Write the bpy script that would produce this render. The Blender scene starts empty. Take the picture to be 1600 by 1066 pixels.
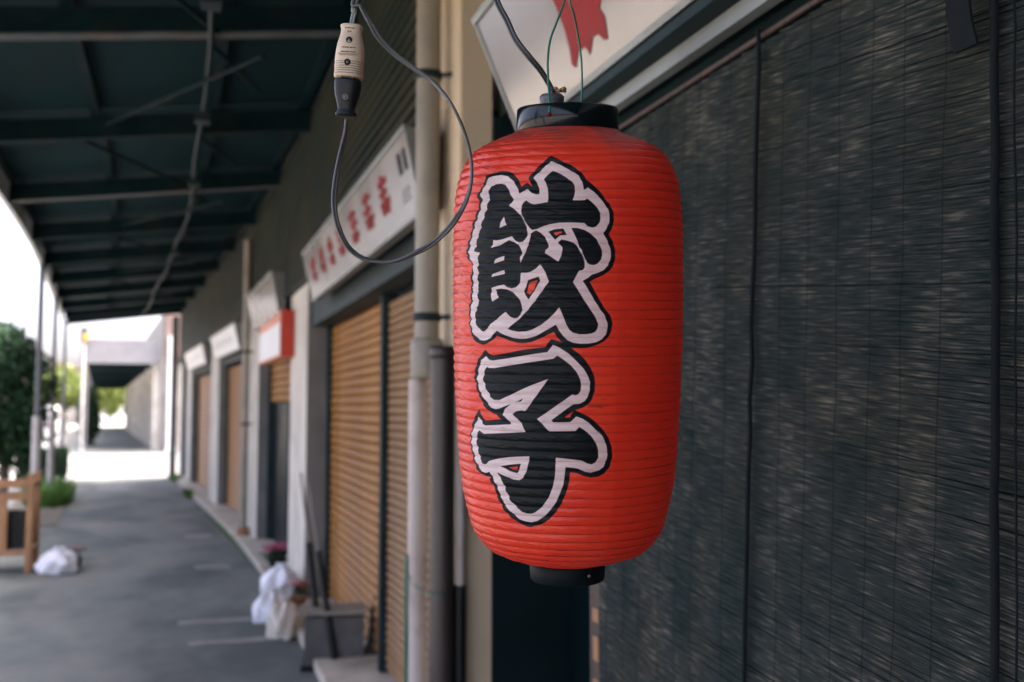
import bpy, bmesh, math, random
import numpy as np
from mathutils import Vector, Matrix
random.seed(7); np.random.seed(7)
SC = bpy.context.scene
COL = SC.collection
R = math.radians

# ------------------------------------------------------------------ camera
cam_d = bpy.data.cameras.new('camera'); cam = bpy.data.objects.new('camera', cam_d); COL.objects.link(cam)
cam.location = (0, 0, 1.55)
cam.rotation_euler = (R(90 + 3.8605), 0, R(-18.3739))
cam_d.sensor_width = 36.0; cam_d.lens = 35.01
cam_d.clip_start = 0.05; cam_d.clip_end = 2000
cam_d.dof.use_dof = True; cam_d.dof.focus_distance = 0.985; cam_d.dof.aperture_fstop = 5.0
cam_d.dof.aperture_blades = 9
SC.camera = cam

# ------------------------------------------------------------------ sky, sun, exposure
SUN_TO = Vector((math.cos(R(66)) * 0.985, math.cos(R(66)) * 0.17, math.sin(R(66)))).normalized()
world = bpy.data.worlds.new('World'); SC.world = world; world.use_nodes = True
wn = world.node_tree.nodes; wl = world.node_tree.links; wn.clear()
sky = wn.new('ShaderNodeTexSky'); sky.sky_type = 'NISHITA'; sky.sun_disc = False
sky.sun_elevation = math.asin(SUN_TO.z); sky.sun_rotation = math.atan2(SUN_TO.x, SUN_TO.y)
sky.air_density = 0.3; sky.dust_density = 8.0; sky.ozone_density = 0.2
bg = wn.new('ShaderNodeBackground'); bg.inputs['Strength'].default_value = 0.15
wo = wn.new('ShaderNodeOutputWorld')
wl.new(sky.outputs[0], bg.inputs['Color']); wl.new(bg.outputs[0], wo.inputs['Surface'])
sun_d = bpy.data.lights.new('sun', 'SUN'); sun_d.energy = 2.3; sun_d.angle = R(0.53); sun_d.color = (1, 0.95, 0.88)
sun = bpy.data.objects.new('sun', sun_d); COL.objects.link(sun); sun.location = (6, 0, 12)
sun.rotation_euler = (-SUN_TO).to_track_quat('-Z', 'Y').to_euler()
SC.view_settings.view_transform = 'Standard'; SC.view_settings.look = 'None'
SC.view_settings.exposure = 3.72; SC.view_settings.gamma = 1.0
SC.render.engine = 'CYCLES'
SC.cycles.use_denoising = True
SC.cycles.max_bounces = 8; SC.cycles.diffuse_bounces = 5; SC.cycles.glossy_bounces = 4; SC.cycles.transmission_bounces = 4
SC.cycles.sample_clamp_indirect = 8.0

# ------------------------------------------------------------------ helpers
def dx(y):
    """sideways course of the street: straight past the first shops, then bending gently left"""
    c = 0.0051
    if y < 7: return 0.0
    if y < 14: return -c * (y - 7) ** 2
    return -c * (49 + 14 * (y - 14))
def bend(p): return (p[0] + dx(p[1]), p[1], p[2])

def tag(o, label=None, cat=None, group=None, kind=None):
    if label: o['label'] = label
    if cat: o['category'] = cat
    if group: o['group'] = group
    if kind: o['kind'] = kind
    return o
def thing(name, label, cat, loc=(0, 0, 0), group=None):
    o = bpy.data.objects.new(name, None); COL.objects.link(o); o.location = loc
    o.empty_display_size = 0.1
    return tag(o, label, cat, group)
def wloc(o):
    v = Vector((0, 0, 0))
    while o is not None: v += o.location; o = o.parent
    return v
def link(o, parent=None):
    COL.objects.link(o)
    if parent is not None: o.parent = parent
    return o
def inst(mesh, name, loc, parent=None, rot=None):
    """object that shares mesh data, placed at world point loc"""
    o = bpy.data.objects.new(name, mesh); link(o, parent)
    o.location = Vector(loc) - (wloc(parent) if parent else Vector((0, 0, 0)))
    if rot: o.rotation_euler = rot
    return o

class MB:
    def __init__(s): s.v = []; s.f = []; s.sm = []
    def add(s, vs, fs, smooth=False):
        n = len(s.v); s.v += [tuple(p) for p in vs]; s.f += [tuple(i + n for i in f) for f in fs]; s.sm += [smooth] * len(fs)
        return s
    def box(s, x0, x1, y0, y1, z0, z1):
        vs = [(x, y, z) for z in (z0, z1) for y in (y0, y1) for x in (x0, x1)]
        return s.add(vs, [(0, 2, 3, 1), (4, 5, 7, 6), (0, 1, 5, 4), (2, 6, 7, 3), (0, 4, 6, 2), (1, 3, 7, 5)])
    def ybox(s, x0, x1, y0, y1, z0, z1, n):
        """long box along the street cut into n lengths so it can follow the bend"""
        vs = []
        for i in range(n + 1):
            y = y0 + (y1 - y0) * i / n
            vs += [(x0, y, z0), (x1, y, z0), (x1, y, z1), (x0, y, z1)]
        fs = [(3, 2, 1, 0), (4 * n, 4 * n + 1, 4 * n + 2, 4 * n + 3)]
        for i in range(n):
            for k in range(4):
                a, b = 4 * i + k, 4 * i + (k + 1) % 4
                fs.append((a, b, b + 4, a + 4))
        return s.add(vs, [f[::-1] for f in fs])
    def prism(s, prof, y0, y1, n=1, smooth=False, closed=True, caps=True):
        """profile in (x,z) swept along y"""
        m = len(prof); vs = []
        for i in range(n + 1):
            y = y0 + (y1 - y0) * i / n
            vs += [(x, y, z) for x, z in prof]
        fs = []
        for i in range(n):
            for k in range(m if closed else m - 1):
                a, b = i * m + k, i * m + (k + 1) % m
                fs.append((a, b, b + m, a + m))
        if caps and closed: fs += [tuple(range(m))[::-1], tuple(range(n * m, n * m + m))]
        return s.add(vs, fs, smooth)
    def tube(s, pts, r, seg=10, caps=True, smooth=True):
        pts = [Vector(p) for p in pts]; n = len(pts)
        rs = r if isinstance(r, (list, tuple)) else [r] * n
        t0 = (pts[1] - pts[0]).normalized()
        nrm = t0.orthogonal().normalized(); vs = []
        for i, p in enumerate(pts):
            t = (pts[min(i + 1, n - 1)] - pts[max(i - 1, 0)]).normalized()
            nrm = (nrm - t * nrm.dot(t)).normalized(); b = t.cross(nrm)
            for k in range(seg):
                a = 2 * math.pi * k / seg
                vs.append(p + (nrm * math.cos(a) + b * math.sin(a)) * rs[i])
        fs = []
        for i in range(n - 1):
            for k in range(seg):
                a, b2 = i * seg + k, i * seg + (k + 1) % seg
                fs.append((a, b2, b2 + seg, a + seg))
        s.add(vs, fs, smooth)
        if caps:
            s.add([vs[k] for k in range(seg)], [tuple(range(seg))[::-1]])
            s.add([vs[-seg + k] for k in range(seg)], [tuple(range(seg))])
        return s
    def lathe(s, prof, c, seg=24, axis=None, smooth=True):
        """profile (r, h) round an axis through c"""
        c = Vector(c); ax = Vector(axis or (0, 0, 1)).normalized(); u = ax.orthogonal().normalized(); w = ax.cross(u)
        m = len(prof); vs = []
        for r, h in prof:
            for k in range(seg):
                a = 2 * math.pi * k / seg
                vs.append(c + ax * h + (u * math.cos(a) + w * math.sin(a)) * r)
        fs = [(i * seg + k, i * seg + (k + 1) % seg, (i + 1) * seg + (k + 1) % seg, (i + 1) * seg + k) for i in range(m - 1) for k in range(seg)]
        return s.add(vs, fs, smooth)
    def mesh(s, name, mat, bent=False, off=(0, 0, 0), bevel=0):
        vs = [bend(p) for p in s.v] if bent else s.v
        me = bpy.data.meshes.new(name)
        me.from_pydata([(p[0] - off[0], p[1] - off[1], p[2] - off[2]) for p in vs], [], s.f)
        me.polygons.foreach_set('use_smooth', s.sm)
        bm = bmesh.new(); bm.from_mesh(me); bmesh.ops.recalc_face_normals(bm, faces=bm.faces)
        if bevel: bmesh.ops.bevel(bm, geom=list(bm.edges), offset=bevel, segments=2, affect='EDGES', clamp_overlap=True)
        bm.to_mesh(me); bm.free()
        if mat: me.materials.append(mat)
        return me
    def build(s, name, mat, parent=None, bent=False, bevel=0, origin=None):
        if parent is not None: off = wloc(parent)
        elif origin is not None: off = Vector(origin)
        else:
            vs = [bend(p) for p in s.v] if bent else s.v
            off = Vector((sum(p[0] for p in vs) / len(vs), sum(p[1] for p in vs) / len(vs), min(p[2] for p in vs)))
        o = bpy.data.objects.new(name, s.mesh(name, mat, bent, off, bevel)); link(o, parent)
        if parent is None: o.location = off
        return o

def spline(ctrl, per=10):
    P = [Vector(p) for p in ctrl]; P = [2 * P[0] - P[1]] + P + [2 * P[-1] - P[-2]]; out = []
    for i in range(1, len(P) - 2):
        a, b, c, d = P[i - 1:i + 3]
        for k in range(per):
            t = k / per
            out.append(0.5 * ((2 * b) + (c - a) * t + (2 * a - 5 * b + 4 * c - d) * t * t + (3 * b - a - 3 * c + d) * t ** 3))
    out.append(P[-2]); return out

# ------------------------------------------------------------------ materials
def nodes(name):
    m = bpy.data.materials.new(name); m.use_nodes = True; nt = m.node_tree
    return m, nt, nt.nodes['Principled BSDF'], nt.nodes.new, nt.links.new
def mat(name, c1, c2=None, rough=0.6, scale=8.0, detail=5.0, stretch=(1, 1, 1), bump=0.0, bscale=None, metal=0.0,
        spec=0.5, coat=0.0, dirt=None, dscale=2.0, damt=0.5, lo=0.35, hi=0.65, coord='Object', rvar=0.12):
    m, nt, bs, N, L = nodes(name)
    tc = N('ShaderNodeTexCoord'); mp = N('ShaderNodeMapping'); mp.inputs['Scale'].default_value = stretch
    L(tc.outputs[coord], mp.inputs['Vector'])
    nz = N('ShaderNodeTexNoise'); nz.inputs['Scale'].default_value = scale; nz.inputs['Detail'].default_value = detail
    L(mp.outputs[0], nz.inputs['Vector'])
    rp = N('ShaderNodeValToRGB'); rp.color_ramp.elements[0].position = lo; rp.color_ramp.elements[1].position = hi
    c2 = c2 or tuple(x * 0.75 for x in c1)
    rp.color_ramp.elements[0].color = (*c2, 1); rp.color_ramp.elements[1].color = (*c1, 1)
    L(nz.outputs['Fac'], rp.inputs['Fac']); out = rp.outputs['Color']
    if dirt:
        n2 = N('ShaderNodeTexNoise'); n2.inputs['Scale'].default_value = dscale; n2.inputs['Detail'].default_value = 8; n2.inputs['Roughness'].default_value = 0.65
        L(tc.outputs[coord], n2.inputs['Vector'])
        r2 = N('ShaderNodeMapRange'); r2.inputs['From Min'].default_value = 0.48; r2.inputs['From Max'].default_value = 0.72
        r2.inputs['To Max'].default_value = damt
        L(n2.outputs['Fac'], r2.inputs['Value'])
        mx = N('ShaderNodeMix'); mx.data_type = 'RGBA'; mx.inputs['B'].default_value = (*dirt, 1)
        L(r2.outputs[0], mx.inputs['Factor']); L(out, mx.inputs['A']); out = mx.outputs['Result']
    L(out, bs.inputs['Base Color'])
    mr = N('ShaderNodeMapRange'); mr.inputs['To Min'].default_value = max(0.02, rough - rvar); mr.inputs['To Max'].default_value = min(1, rough + rvar)
    L(nz.outputs['Fac'], mr.inputs['Value']); L(mr.outputs[0], bs.inputs['Roughness'])
    bs.inputs['Metallic'].default_value = metal; bs.inputs['Specular IOR Level'].default_value = spec
    bs.inputs['Coat Weight'].default_value = coat; bs.inputs['Coat Roughness'].default_value = 0.12
    if bump:
        nb = N('ShaderNodeTexNoise'); nb.inputs['Scale'].default_value = bscale or scale * 6; nb.inputs['Detail'].default_value = 4
        L(mp.outputs[0], nb.inputs['Vector'])
        b = N('ShaderNodeBump'); b.inputs['Strength'].default_value = bump; b.inputs['Distance'].default_value = 0.01
        L(nb.outputs['Fac'], b.inputs['Height']); L(b.outputs[0], bs.inputs['Normal'])
    return m
M = {}
M['asphalt'] = mat('asphalt', (0.155, 0.166, 0.152), (0.082, 0.094, 0.090), 0.85, 1.5, 10, stretch=(1, .55, 1), lo=0.40, hi=0.60, bump=0.5, bscale=120, dirt=(0.24, 0.225, 0.195), dscale=0.8, damt=0.6, spec=0.2)
M['road'] = mat('road_asphalt', (0.11, 0.11, 0.11), (0.08, 0.08, 0.082), 0.9, 1.2, 8, bump=0.3, bscale=120)
M['crossing'] = mat('pale_concrete', (0.060, 0.059, 0.057), (0.038, 0.037, 0.036), 0.85, 0.5, 8, bump=0.2, bscale=80)
M['concrete'] = mat('concrete', (0.52, 0.455, 0.37), (0.40, 0.345, 0.275), 0.85, 5, 8, bump=0.25, bscale=60, dirt=(0.14, 0.125, 0.10), dscale=2.2, damt=0.6)
M['concrete_strip'] = mat('concrete_strip', (0.22, 0.215, 0.205), (0.15, 0.15, 0.145), 0.85, 9, 6, bump=0.2, bscale=80)
M['earth'] = mat('earth', (0.14, 0.115, 0.085), (0.08, 0.068, 0.05), 0.95, 6, 8, bump=0.4, bscale=40)
M['pillar'] = mat('pillar_mortar', (0.60, 0.56, 0.49), (0.50, 0.455, 0.385), 0.8, 3.0, 7, bump=0.15, bscale=70, dirt=(0.2, 0.17, 0.13), dscale=1.4, damt=0.55)
M['beige'] = mat('pillar_beige', (0.64, 0.52, 0.36), (0.55, 0.435, 0.295), 0.75, 2.2, 6, bump=0.1, bscale=60, dirt=(0.24, 0.2, 0.14), dscale=1.1, damt=0.4)
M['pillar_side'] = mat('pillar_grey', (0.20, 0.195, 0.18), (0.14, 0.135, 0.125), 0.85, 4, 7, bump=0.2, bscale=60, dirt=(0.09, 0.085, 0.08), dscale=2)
M['siding'] = mat('siding_metal', (0.024, 0.029, 0.019), (0.008, 0.018, 0.016), 0.6, 3, 6, spec=0.15, stretch=(1, .3, 1), dirt=(0.042, 0.034, 0.018), dscale=1.6, damt=0.6)
M['shutter'] = mat('shutter_brown', (0.39, 0.18, 0.038), (0.20, 0.08, 0.018), 0.5, 2.6, 6, stretch=(1, .5, 2), dirt=(0.10, 0.04, 0.016), dscale=1.8, damt=0.8, rvar=0.1, spec=0.2)
M['shutter_near'] = mat('shutter_tan', (0.27, 0.155, 0.065), (0.17, 0.09, 0.035), 0.5, 3.0, 6, stretch=(1, .5, 2), dirt=(0.12, 0.06, 0.025), dscale=1.8, damt=0.6, rvar=0.1, spec=0.2)
M['dark_metal'] = mat('dark_metal', (0.018, 0.034, 0.036), (0.010, 0.021, 0.023), 0.6, 6, spec=0.2)
M['steel'] = mat('painted_steel', (0.0035, 0.019, 0.023), (0.002, 0.012, 0.015), 0.7, 4, spec=0.1, dirt=(0.03, 0.026, 0.02), dscale=3, damt=0.5)
M['edge'] = mat('worn_flange', (0.09, 0.10, 0.092), (0.035, 0.05, 0.05), 0.5, 5, dirt=(0.22, 0.12, 0.06), dscale=3, damt=0.6)
M['sheet'] = mat('roof_sheet', (0.008, 0.031, 0.036), (0.005, 0.021, 0.025), 0.75, 2.5, 6, spec=0.1, dirt=(0.004, 0.022, 0.026), dscale=1.3, damt=0.6)
M['gutter'] = mat('gutter_grey', (0.25, 0.27, 0.25), (0.17, 0.19, 0.18), 0.45, 3, dirt=(0.1, 0.1, 0.09), dscale=2)
M['pipe'] = mat('pipe_grey', (0.31, 0.275, 0.21), (0.20, 0.18, 0.14), 0.5, 4, 6, stretch=(1, 1, .4), dirt=(0.14, 0.14, 0.13), dscale=5, damt=0.7)
M['pipe_pale'] = mat('pipe_pale', (0.52, 0.48, 0.45), (0.4, 0.34, 0.3), 0.5, 5, 6, stretch=(1, 1, .3), dirt=(0.22, 0.15, 0.12), dscale=4, damt=0.6)
M['pipe_brown'] = mat('pipe_brown', (0.05, 0.035, 0.03), (0.03, 0.024, 0.022), 0.4, 5)
M['post'] = mat('post_paint', (0.42, 0.40, 0.39), (0.33, 0.31, 0.30), 0.5, 5, dirt=(0.2, 0.13, 0.09), dscale=3)
M['post_dark'] = mat('post_dark', (0.10, 0.105, 0.11), (0.07, 0.075, 0.08), 0.5, 5)
M['white'] = mat('white_paint', (0.76, 0.75, 0.74), (0.68, 0.67, 0.66), 0.5, 3)
M['sign_white'] = mat('sign_acrylic', (0.275, 0.262, 0.255), (0.235, 0.222, 0.215), 0.12, 2.0, 5, spec=0.6, dirt=(0.38, 0.34, 0.29), dscale=1.6, damt=0.35, rvar=0.05)
M['sign_old'] = mat('sign_cream', (0.29, 0.255, 0.22), (0.23, 0.20, 0.17), 0.2, 2.5, 5, dirt=(0.33, 0.29, 0.23), dscale=2)
M['sign_frame'] = mat('sign_frame', (0.23, 0.23, 0.21), (0.17, 0.17, 0.16), 0.4, 6, metal=0.3)
M['red_letter'] = mat('faded_red', (0.20, 0.018, 0.018), (0.16, 0.012, 0.012), 0.7, 12, spec=0.1)
M['red_deep'] = mat('deep_red', (0.26, 0.018, 0.018), (0.20, 0.014, 0.014), 0.6, 9, spec=0.2)
M['letter_dark'] = mat('dark_letter', (0.012, 0.018, 0.020), (0.01, 0.014, 0.016), 0.7, 9, spec=0.1)
M['letter_grey'] = mat('grey_letter', (0.2, 0.2, 0.2), (0.16, 0.16, 0.16), 0.4, 9)
M['red_box'] = mat('red_box', (0.50, 0.045, 0.02), (0.42, 0.035, 0.018), 0.35, 5)
M['orange_box'] = mat('orange_box', (0.62, 0.17, 0.04), (0.55, 0.14, 0.035), 0.35, 5)
M['wood_orange'] = mat('warm_wood', (0.38, 0.20, 0.085), (0.26, 0.12, 0.05), 0.55, 3, 6, stretch=(6, 6, 1), bump=0.1)
M['wood_dark'] = mat('dark_wood', (0.06, 0.032, 0.02), (0.035, 0.022, 0.017), 0.6, 4, 6, stretch=(6, 6, 1))
M['glass_dark'] = mat('dark_glass', (0.003, 0.010, 0.012), (0.002, 0.008, 0.010), 0.35, 3, spec=0.12)
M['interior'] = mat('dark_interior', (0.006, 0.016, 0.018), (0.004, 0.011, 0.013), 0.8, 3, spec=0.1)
M['black'] = mat('black_plastic', (0.008, 0.012, 0.014), (0.006, 0.009, 0.010), 0.38, 9, spec=0.25)
M['rubber'] = mat('cord_rubber', (0.03, 0.034, 0.037), (0.022, 0.025, 0.028), 0.42, 30, rvar=0.08)
M['rubber_grey'] = mat('cord_grey', (0.075, 0.08, 0.085), (0.055, 0.06, 0.065), 0.4, 30, rvar=0.08)
M['green_wire'] = mat('green_wire', (0.012, 0.14, 0.095), (0.01, 0.11, 0.075), 0.35, 40)
M['bakelite'] = mat('connector_cream', (0.60, 0.49, 0.36), (0.52, 0.41, 0.29), 0.42, 40, 6, bump=0.05, bscale=300, dirt=(0.34, 0.25, 0.17), dscale=45, damt=0.5)
M['groove'] = mat('groove_brown', (0.10, 0.07, 0.045), (0.07, 0.05, 0.035), 0.6, 20)
M['brass'] = mat('brass', (0.35, 0.28, 0.16), None, 0.35, 20, metal=0.9)
M['screw'] = mat('screw_steel', (0.22, 0.22, 0.22), None, 0.4, 40, metal=0.8)
M['lacquer'] = mat('black_lacquer', (0.004, 0.008, 0.010), (0.003, 0.006, 0.007), 0.16, 20, spec=0.3, coat=0.0, rvar=0.06)
M['gold_edge'] = mat('gold_edge', (0.30, 0.20, 0.08), None, 0.4, 20, metal=0.5)
M['twine'] = mat('brown_knot', (0.28, 0.18, 0.08), (0.14, 0.09, 0.05), 0.8, 60)
M['bag'] = mat('white_plastic', (0.72, 0.71, 0.74), (0.62, 0.62, 0.66), 0.35, 6)
M['bag_cream'] = mat('cream_plastic', (0.62, 0.57, 0.48), (0.52, 0.47, 0.4), 0.4, 6)
M['tin'] = mat('galvanised', (0.085, 0.08, 0.08), (0.05, 0.048, 0.05), 0.45, 7, 6, dirt=(0.13, 0.1, 0.08), dscale=4)
M['tin_top'] = mat('worn_wood_top', (0.26, 0.235, 0.19), (0.17, 0.15, 0.125), 0.6, 7, 6)
M['terracotta'] = mat('terracotta', (0.33, 0.15, 0.08), (0.24, 0.11, 0.06), 0.8, 9)
M['pink'] = mat('pink_petal', (0.62, 0.14, 0.24), (0.52, 0.1, 0.18), 0.6, 9)
M['red_petal'] = mat('red_petal', (0.45, 0.05, 0.05), (0.35, 0.04, 0.04), 0.6, 9)
M['bark'] = mat('bark', (0.10, 0.075, 0.055), (0.05, 0.04, 0.03), 0.9, 12, bump=0.4)
M['brick_brown'] = mat('brown_wall', (0.25, 0.17, 0.14), (0.19, 0.13, 0.11), 0.8, 4)
M['wall_pale'] = mat('pale_wall', (0.30, 0.275, 0.255), (0.23, 0.21, 0.195), 0.8, 3, dirt=(0.35, 0.3, 0.27), dscale=1)
M['car_white'] = mat('car_white', (0.75, 0.75, 0.76), (0.72, 0.72, 0.73), 0.2, 3, coat=0.6)
M['tyre'] = mat('tyre', (0.02, 0.02, 0.02), None, 0.8, 9)
M['yellow'] = mat('signal_yellow', (0.6, 0.4, 0.04), None, 0.5, 9)
def leafmat(name, a, b):
    m, nt, bs, N, L = nodes(name)
    oi = N('ShaderNodeNewGeometry'); rp = N('ShaderNodeValToRGB')
    rp.color_ramp.elements[0].color = (*a, 1); rp.color_ramp.elements[1].color = (*b, 1)
    L(oi.outputs['Random Per Island'], rp.inputs['Fac']); L(rp.outputs[0], bs.inputs['Base Color'])
    bs.inputs['Roughness'].default_value = 0.5; bs.inputs['Specular IOR Level'].default_value = 0.15
    tr = N('ShaderNodeBsdfTranslucent'); L(rp.outputs[0], tr.inputs['Color'])
    mx = N('ShaderNodeMixShader'); mx.inputs[0].default_value = 0.3
    L(bs.outputs[0], mx.inputs[1]); L(tr.outputs[0], mx.inputs[2]); L(mx.outputs[0], nt.nodes['Material Output'].inputs['Surface'])
    return m
M['leaf'] = leafmat('leaf_dark', (0.008, 0.030, 0.018), (0.030, 0.070, 0.026))
M['leaf_bright'] = leafmat('leaf_bright', (0.05, 0.13, 0.03), (0.12, 0.22, 0.05))
M['leaf_yellow'] = leafmat('leaf_yellow', (0.07, 0.10, 0.022), (0.14, 0.165, 0.04))

# blind: weathered reed, streaked along each slat
def blindmat():
    m, nt, bs, N, L = nodes('weathered_reed')
    tc = N('ShaderNodeTexCoord')
    def nz(scale, stretch, det=4):
        mp = N('ShaderNodeMapping'); mp.inputs['Scale'].default_value = stretch; mr_ = N('ShaderNodeMapping'); mr_.inputs['Rotation'].default_value = (-0.1046, 0, 0); L(tc.outputs['Object'], mr_.inputs['Vector']); L(mr_.outputs[0], mp.inputs['Vector'])
        n = N('ShaderNodeTexNoise'); n.inputs['Scale'].default_value = scale; n.inputs['Detail'].default_value = det
        L(mp.outputs[0], n.inputs['Vector']); return n.outputs['Fac']
    fine = nz(1.0, (1, 19, 330), 4); big = nz(3.6, (1, 1.9, 1.5), 6)
    rp = N('ShaderNodeValToRGB'); e = rp.color_ramp.elements
    e[0].position = 0.34; e[0].color = (0.012, 0.023, 0.023, 1); e[1].position = 0.82; e[1].color = (0.20, 0.185, 0.145, 1)
    k = rp.color_ramp.elements.new(0.57); k.color = (0.040, 0.047, 0.043, 1)
    ad = N('ShaderNodeMath'); ad.operation = 'MULTIPLY_ADD'; ad.inputs[1].default_value = 0.5; L(big, ad.inputs[0])
    sb = N('ShaderNodeMath'); sb.operation = 'SUBTRACT'; sb.inputs[1].default_value = 0.25; L(fine, sb.inputs[0]); L(sb.outputs[0], ad.inputs[2])
    L(ad.outputs[0], rp.inputs['Fac'])
    tn = nz(2.1, (1, 2.2, 1.6), 3); tr_ = N('ShaderNodeMapRange'); tr_.inputs['From Min'].default_value = .5; tr_.inputs['From Max'].default_value = .72; tr_.inputs['To Max'].default_value = .35; L(tn, tr_.inputs['Value'])
    mb_ = N('ShaderNodeMix'); mb_.data_type = 'RGBA'; mb_.blend_type = 'MULTIPLY'; mb_.inputs['B'].default_value = (1.5, 1.05, .65, 1); L(tr_.outputs[0], mb_.inputs['Factor']); L(rp.outputs[0], mb_.inputs['A'])
    L(mb_.outputs['Result'], bs.inputs['Base Color'])
    bs.inputs['Roughness'].default_value = 0.75; bs.inputs['Specular IOR Level'].default_value = 0.1
    return m
M['reed'] = blindmat()
M['black_matt'] = mat('black_cord', (0.008, 0.012, 0.014), (0.006, 0.009, 0.01), 0.9, 30, spec=0.15)
M['conduit'] = mat('conduit_grey', (0.026, 0.042, 0.042), (0.008, 0.02, 0.022), 0.6, 5, spec=0.2)
M['fascia_pale'] = mat('fascia_pale', (0.21, 0.205, 0.215), (0.18, 0.175, 0.185), 0.6, 2)
M['lacquer_dull'] = mat('dull_black', (0.004, 0.008, 0.010), (0.003, 0.006, 0.007), 0.5, 20, spec=0.1)

# ================================================================== THE SETTING
def struct(name, mb, m, bent=True):
    o = mb.build(name, m, None, bent); o['kind'] = 'structure'; return o
g = MB(); g.box(-400, 400, -300, 700, -0.30, -0.16); struct('ground', g, M['earth'], False)
g = MB(); g.ybox(-9.0, -2.15, -36, 180, -0.14, -0.12, 60); struct('road', g, M['road'])
g = MB(); g.ybox(-2.0, 0.98, -34, 23.6, -0.14, 0.0, 40); pave = struct('sidewalk', g, M['asphalt'])
g = MB(); g.ybox(-2.0, 1.3, 38.6, 130, -0.14, 0.0, 40); struct('far_sidewalk', g, M['asphalt'])
g = MB(); g.ybox(-2.145, 40, 23.62, 38.58, -0.14, -0.03, 10); struct('crossing_road', g, M['crossing'])
# kerb stones along the street edge of the pavement
kerb = thing('kerb', 'row of grey concrete kerb stones along the street edge of the pavement', 'kerb', (-2.07, 5, -0.12))
kerb['kind'] = 'structure'
for i in range(20):
    y0 = 6 + i * 0.88
    MB().ybox(-2.14, -2.005, y0, y0 + 0.865, -0.14, 0.012, 1).build('kerb_stone', M['concrete_strip'], kerb, True)
# pale strips and covers let into the asphalt
def patch(label, x0, x1, y0, y1):
    tag(MB().box(x0, x1, y0, y1, -0.02, 0.006).build('paving_strip', M['concrete_strip'], None, True), label, 'paving strip')
patch('long pale concrete strip in the asphalt closest to the dustpan', 0.08, 0.66, 6.93, 7.05)
patch('pale concrete strip in the asphalt running up to the white plastic bags', 0.02, 0.62, 7.62, 7.74)
patch('short pale patch in the asphalt just past the white plastic bags', 0.22, 0.55, 10.15, 10.42)
patch('small worn patch in the asphalt beside the tall grey downpipe', 0.25, 0.55, 12.6, 12.95)
patch('square pale cover in the asphalt before the sunlit crossing', -0.75, -0.2, 20.3, 21.2)

# ------------------------------------------------------------------ the row of shops
shop = thing('shop_row', 'long low row of old shops with mortar pillars and roller shutters under the canopy', 'building', (0.95, 12, 0))
WX = 0.95
# doorstep slabs along the front, one for each bay
bays = [(-3.0, 3.44), (3.46, 7.98), (8.0, 11.68), (11.7, 15.98), (16.0, 20.98), (21.0, 24.0)]
for a, b in bays:
    n = max(2, int((b - a) / 1.2))
    for i in range(n):
        y0 = a + (b - a) * i / n; y1 = a + (b - a) * (i + 1) / n - 0.012
        MB().ybox(0.78, 1.30, y0, y1, 0.004, 0.075 + random.uniform(-.004, .004), 2).build('doorstep_slab', M['concrete'], shop, True, bevel=0.004)
def pillar(y0, y1, xb, full=True, m='pillar'):
    top = 3.86 if full else 2.60
    p = MB().box(WX, xb, y0, y1, 0.06, top).build('pillar', M[m], shop, True, bevel=0.006)
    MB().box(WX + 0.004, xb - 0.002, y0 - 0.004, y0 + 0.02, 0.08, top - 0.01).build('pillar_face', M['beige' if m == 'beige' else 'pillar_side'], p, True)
    return p
pillar(3.46, 3.76, 1.072, True, 'beige')
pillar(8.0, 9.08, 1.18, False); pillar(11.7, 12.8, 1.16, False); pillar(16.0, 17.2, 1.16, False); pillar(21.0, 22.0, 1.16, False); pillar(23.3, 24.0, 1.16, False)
# corrugated metal siding over the shopfronts
prof = []
z = 2.56; k = 0
while z < 3.84:
    prof += [(0.908, z), (0.908, z + 0.032), (0.938, z + 0.038), (0.938, z + 0.060)]; z += 0.064
prof += [(0.948, 3.90), (0.948, 2.55)]
ys = [3.77, 6.4, 9.0, 11.7, 14.4, 17.2, 19.9, 22.0, 24.0]
for a, b in zip(ys[:-1], ys[1:]):
    MB().prism([(x, zz) for x, zz in prof], a, b - 0.004, 3).build('siding_sheet', M['siding'], shop, True)
# upper wall and body of the building
MB().ybox(1.4, 6.0, -33, 24.0, 2.62, 5.2, 16).build('upper_wall', M['wall_pale'], shop, True)
MB().ybox(1.10, 1.4, -33, 3.455, 2.62, 5.2, 4).build('upper_wall', M['siding'], shop, True)
MB().ybox(0.95, 1.39, 3.765, 24.0, 2.75, 5.2, 14).build('upper_wall', M['wall_pale'], shop, True)
MB().ybox(0.96, 6.3, -33.3, 24.2, 5.21, 5.35, 16).build('roof', M['sheet'], shop, True)
MB().ybox(2.4, 2.5, -6, 24.0, 0.05, 2.62, 16).build('back_wall', M['interior'], shop, True)
MB().ybox(1.30, 2.4, -6, 24.0, 0.0, 0.05, 16).build('shop_floor', M['interior'], shop, True)
MB().box(1.30, 2.4, 23.9, 24.0, 0.05, 2.62).build('end_wall', M['wall_pale'], shop, True)
MB().ybox(1.19, 2.4, -6, 23.9, 2.55, 2.615, 16).build('shop_ceiling', M['interior'], shop, True)

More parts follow.
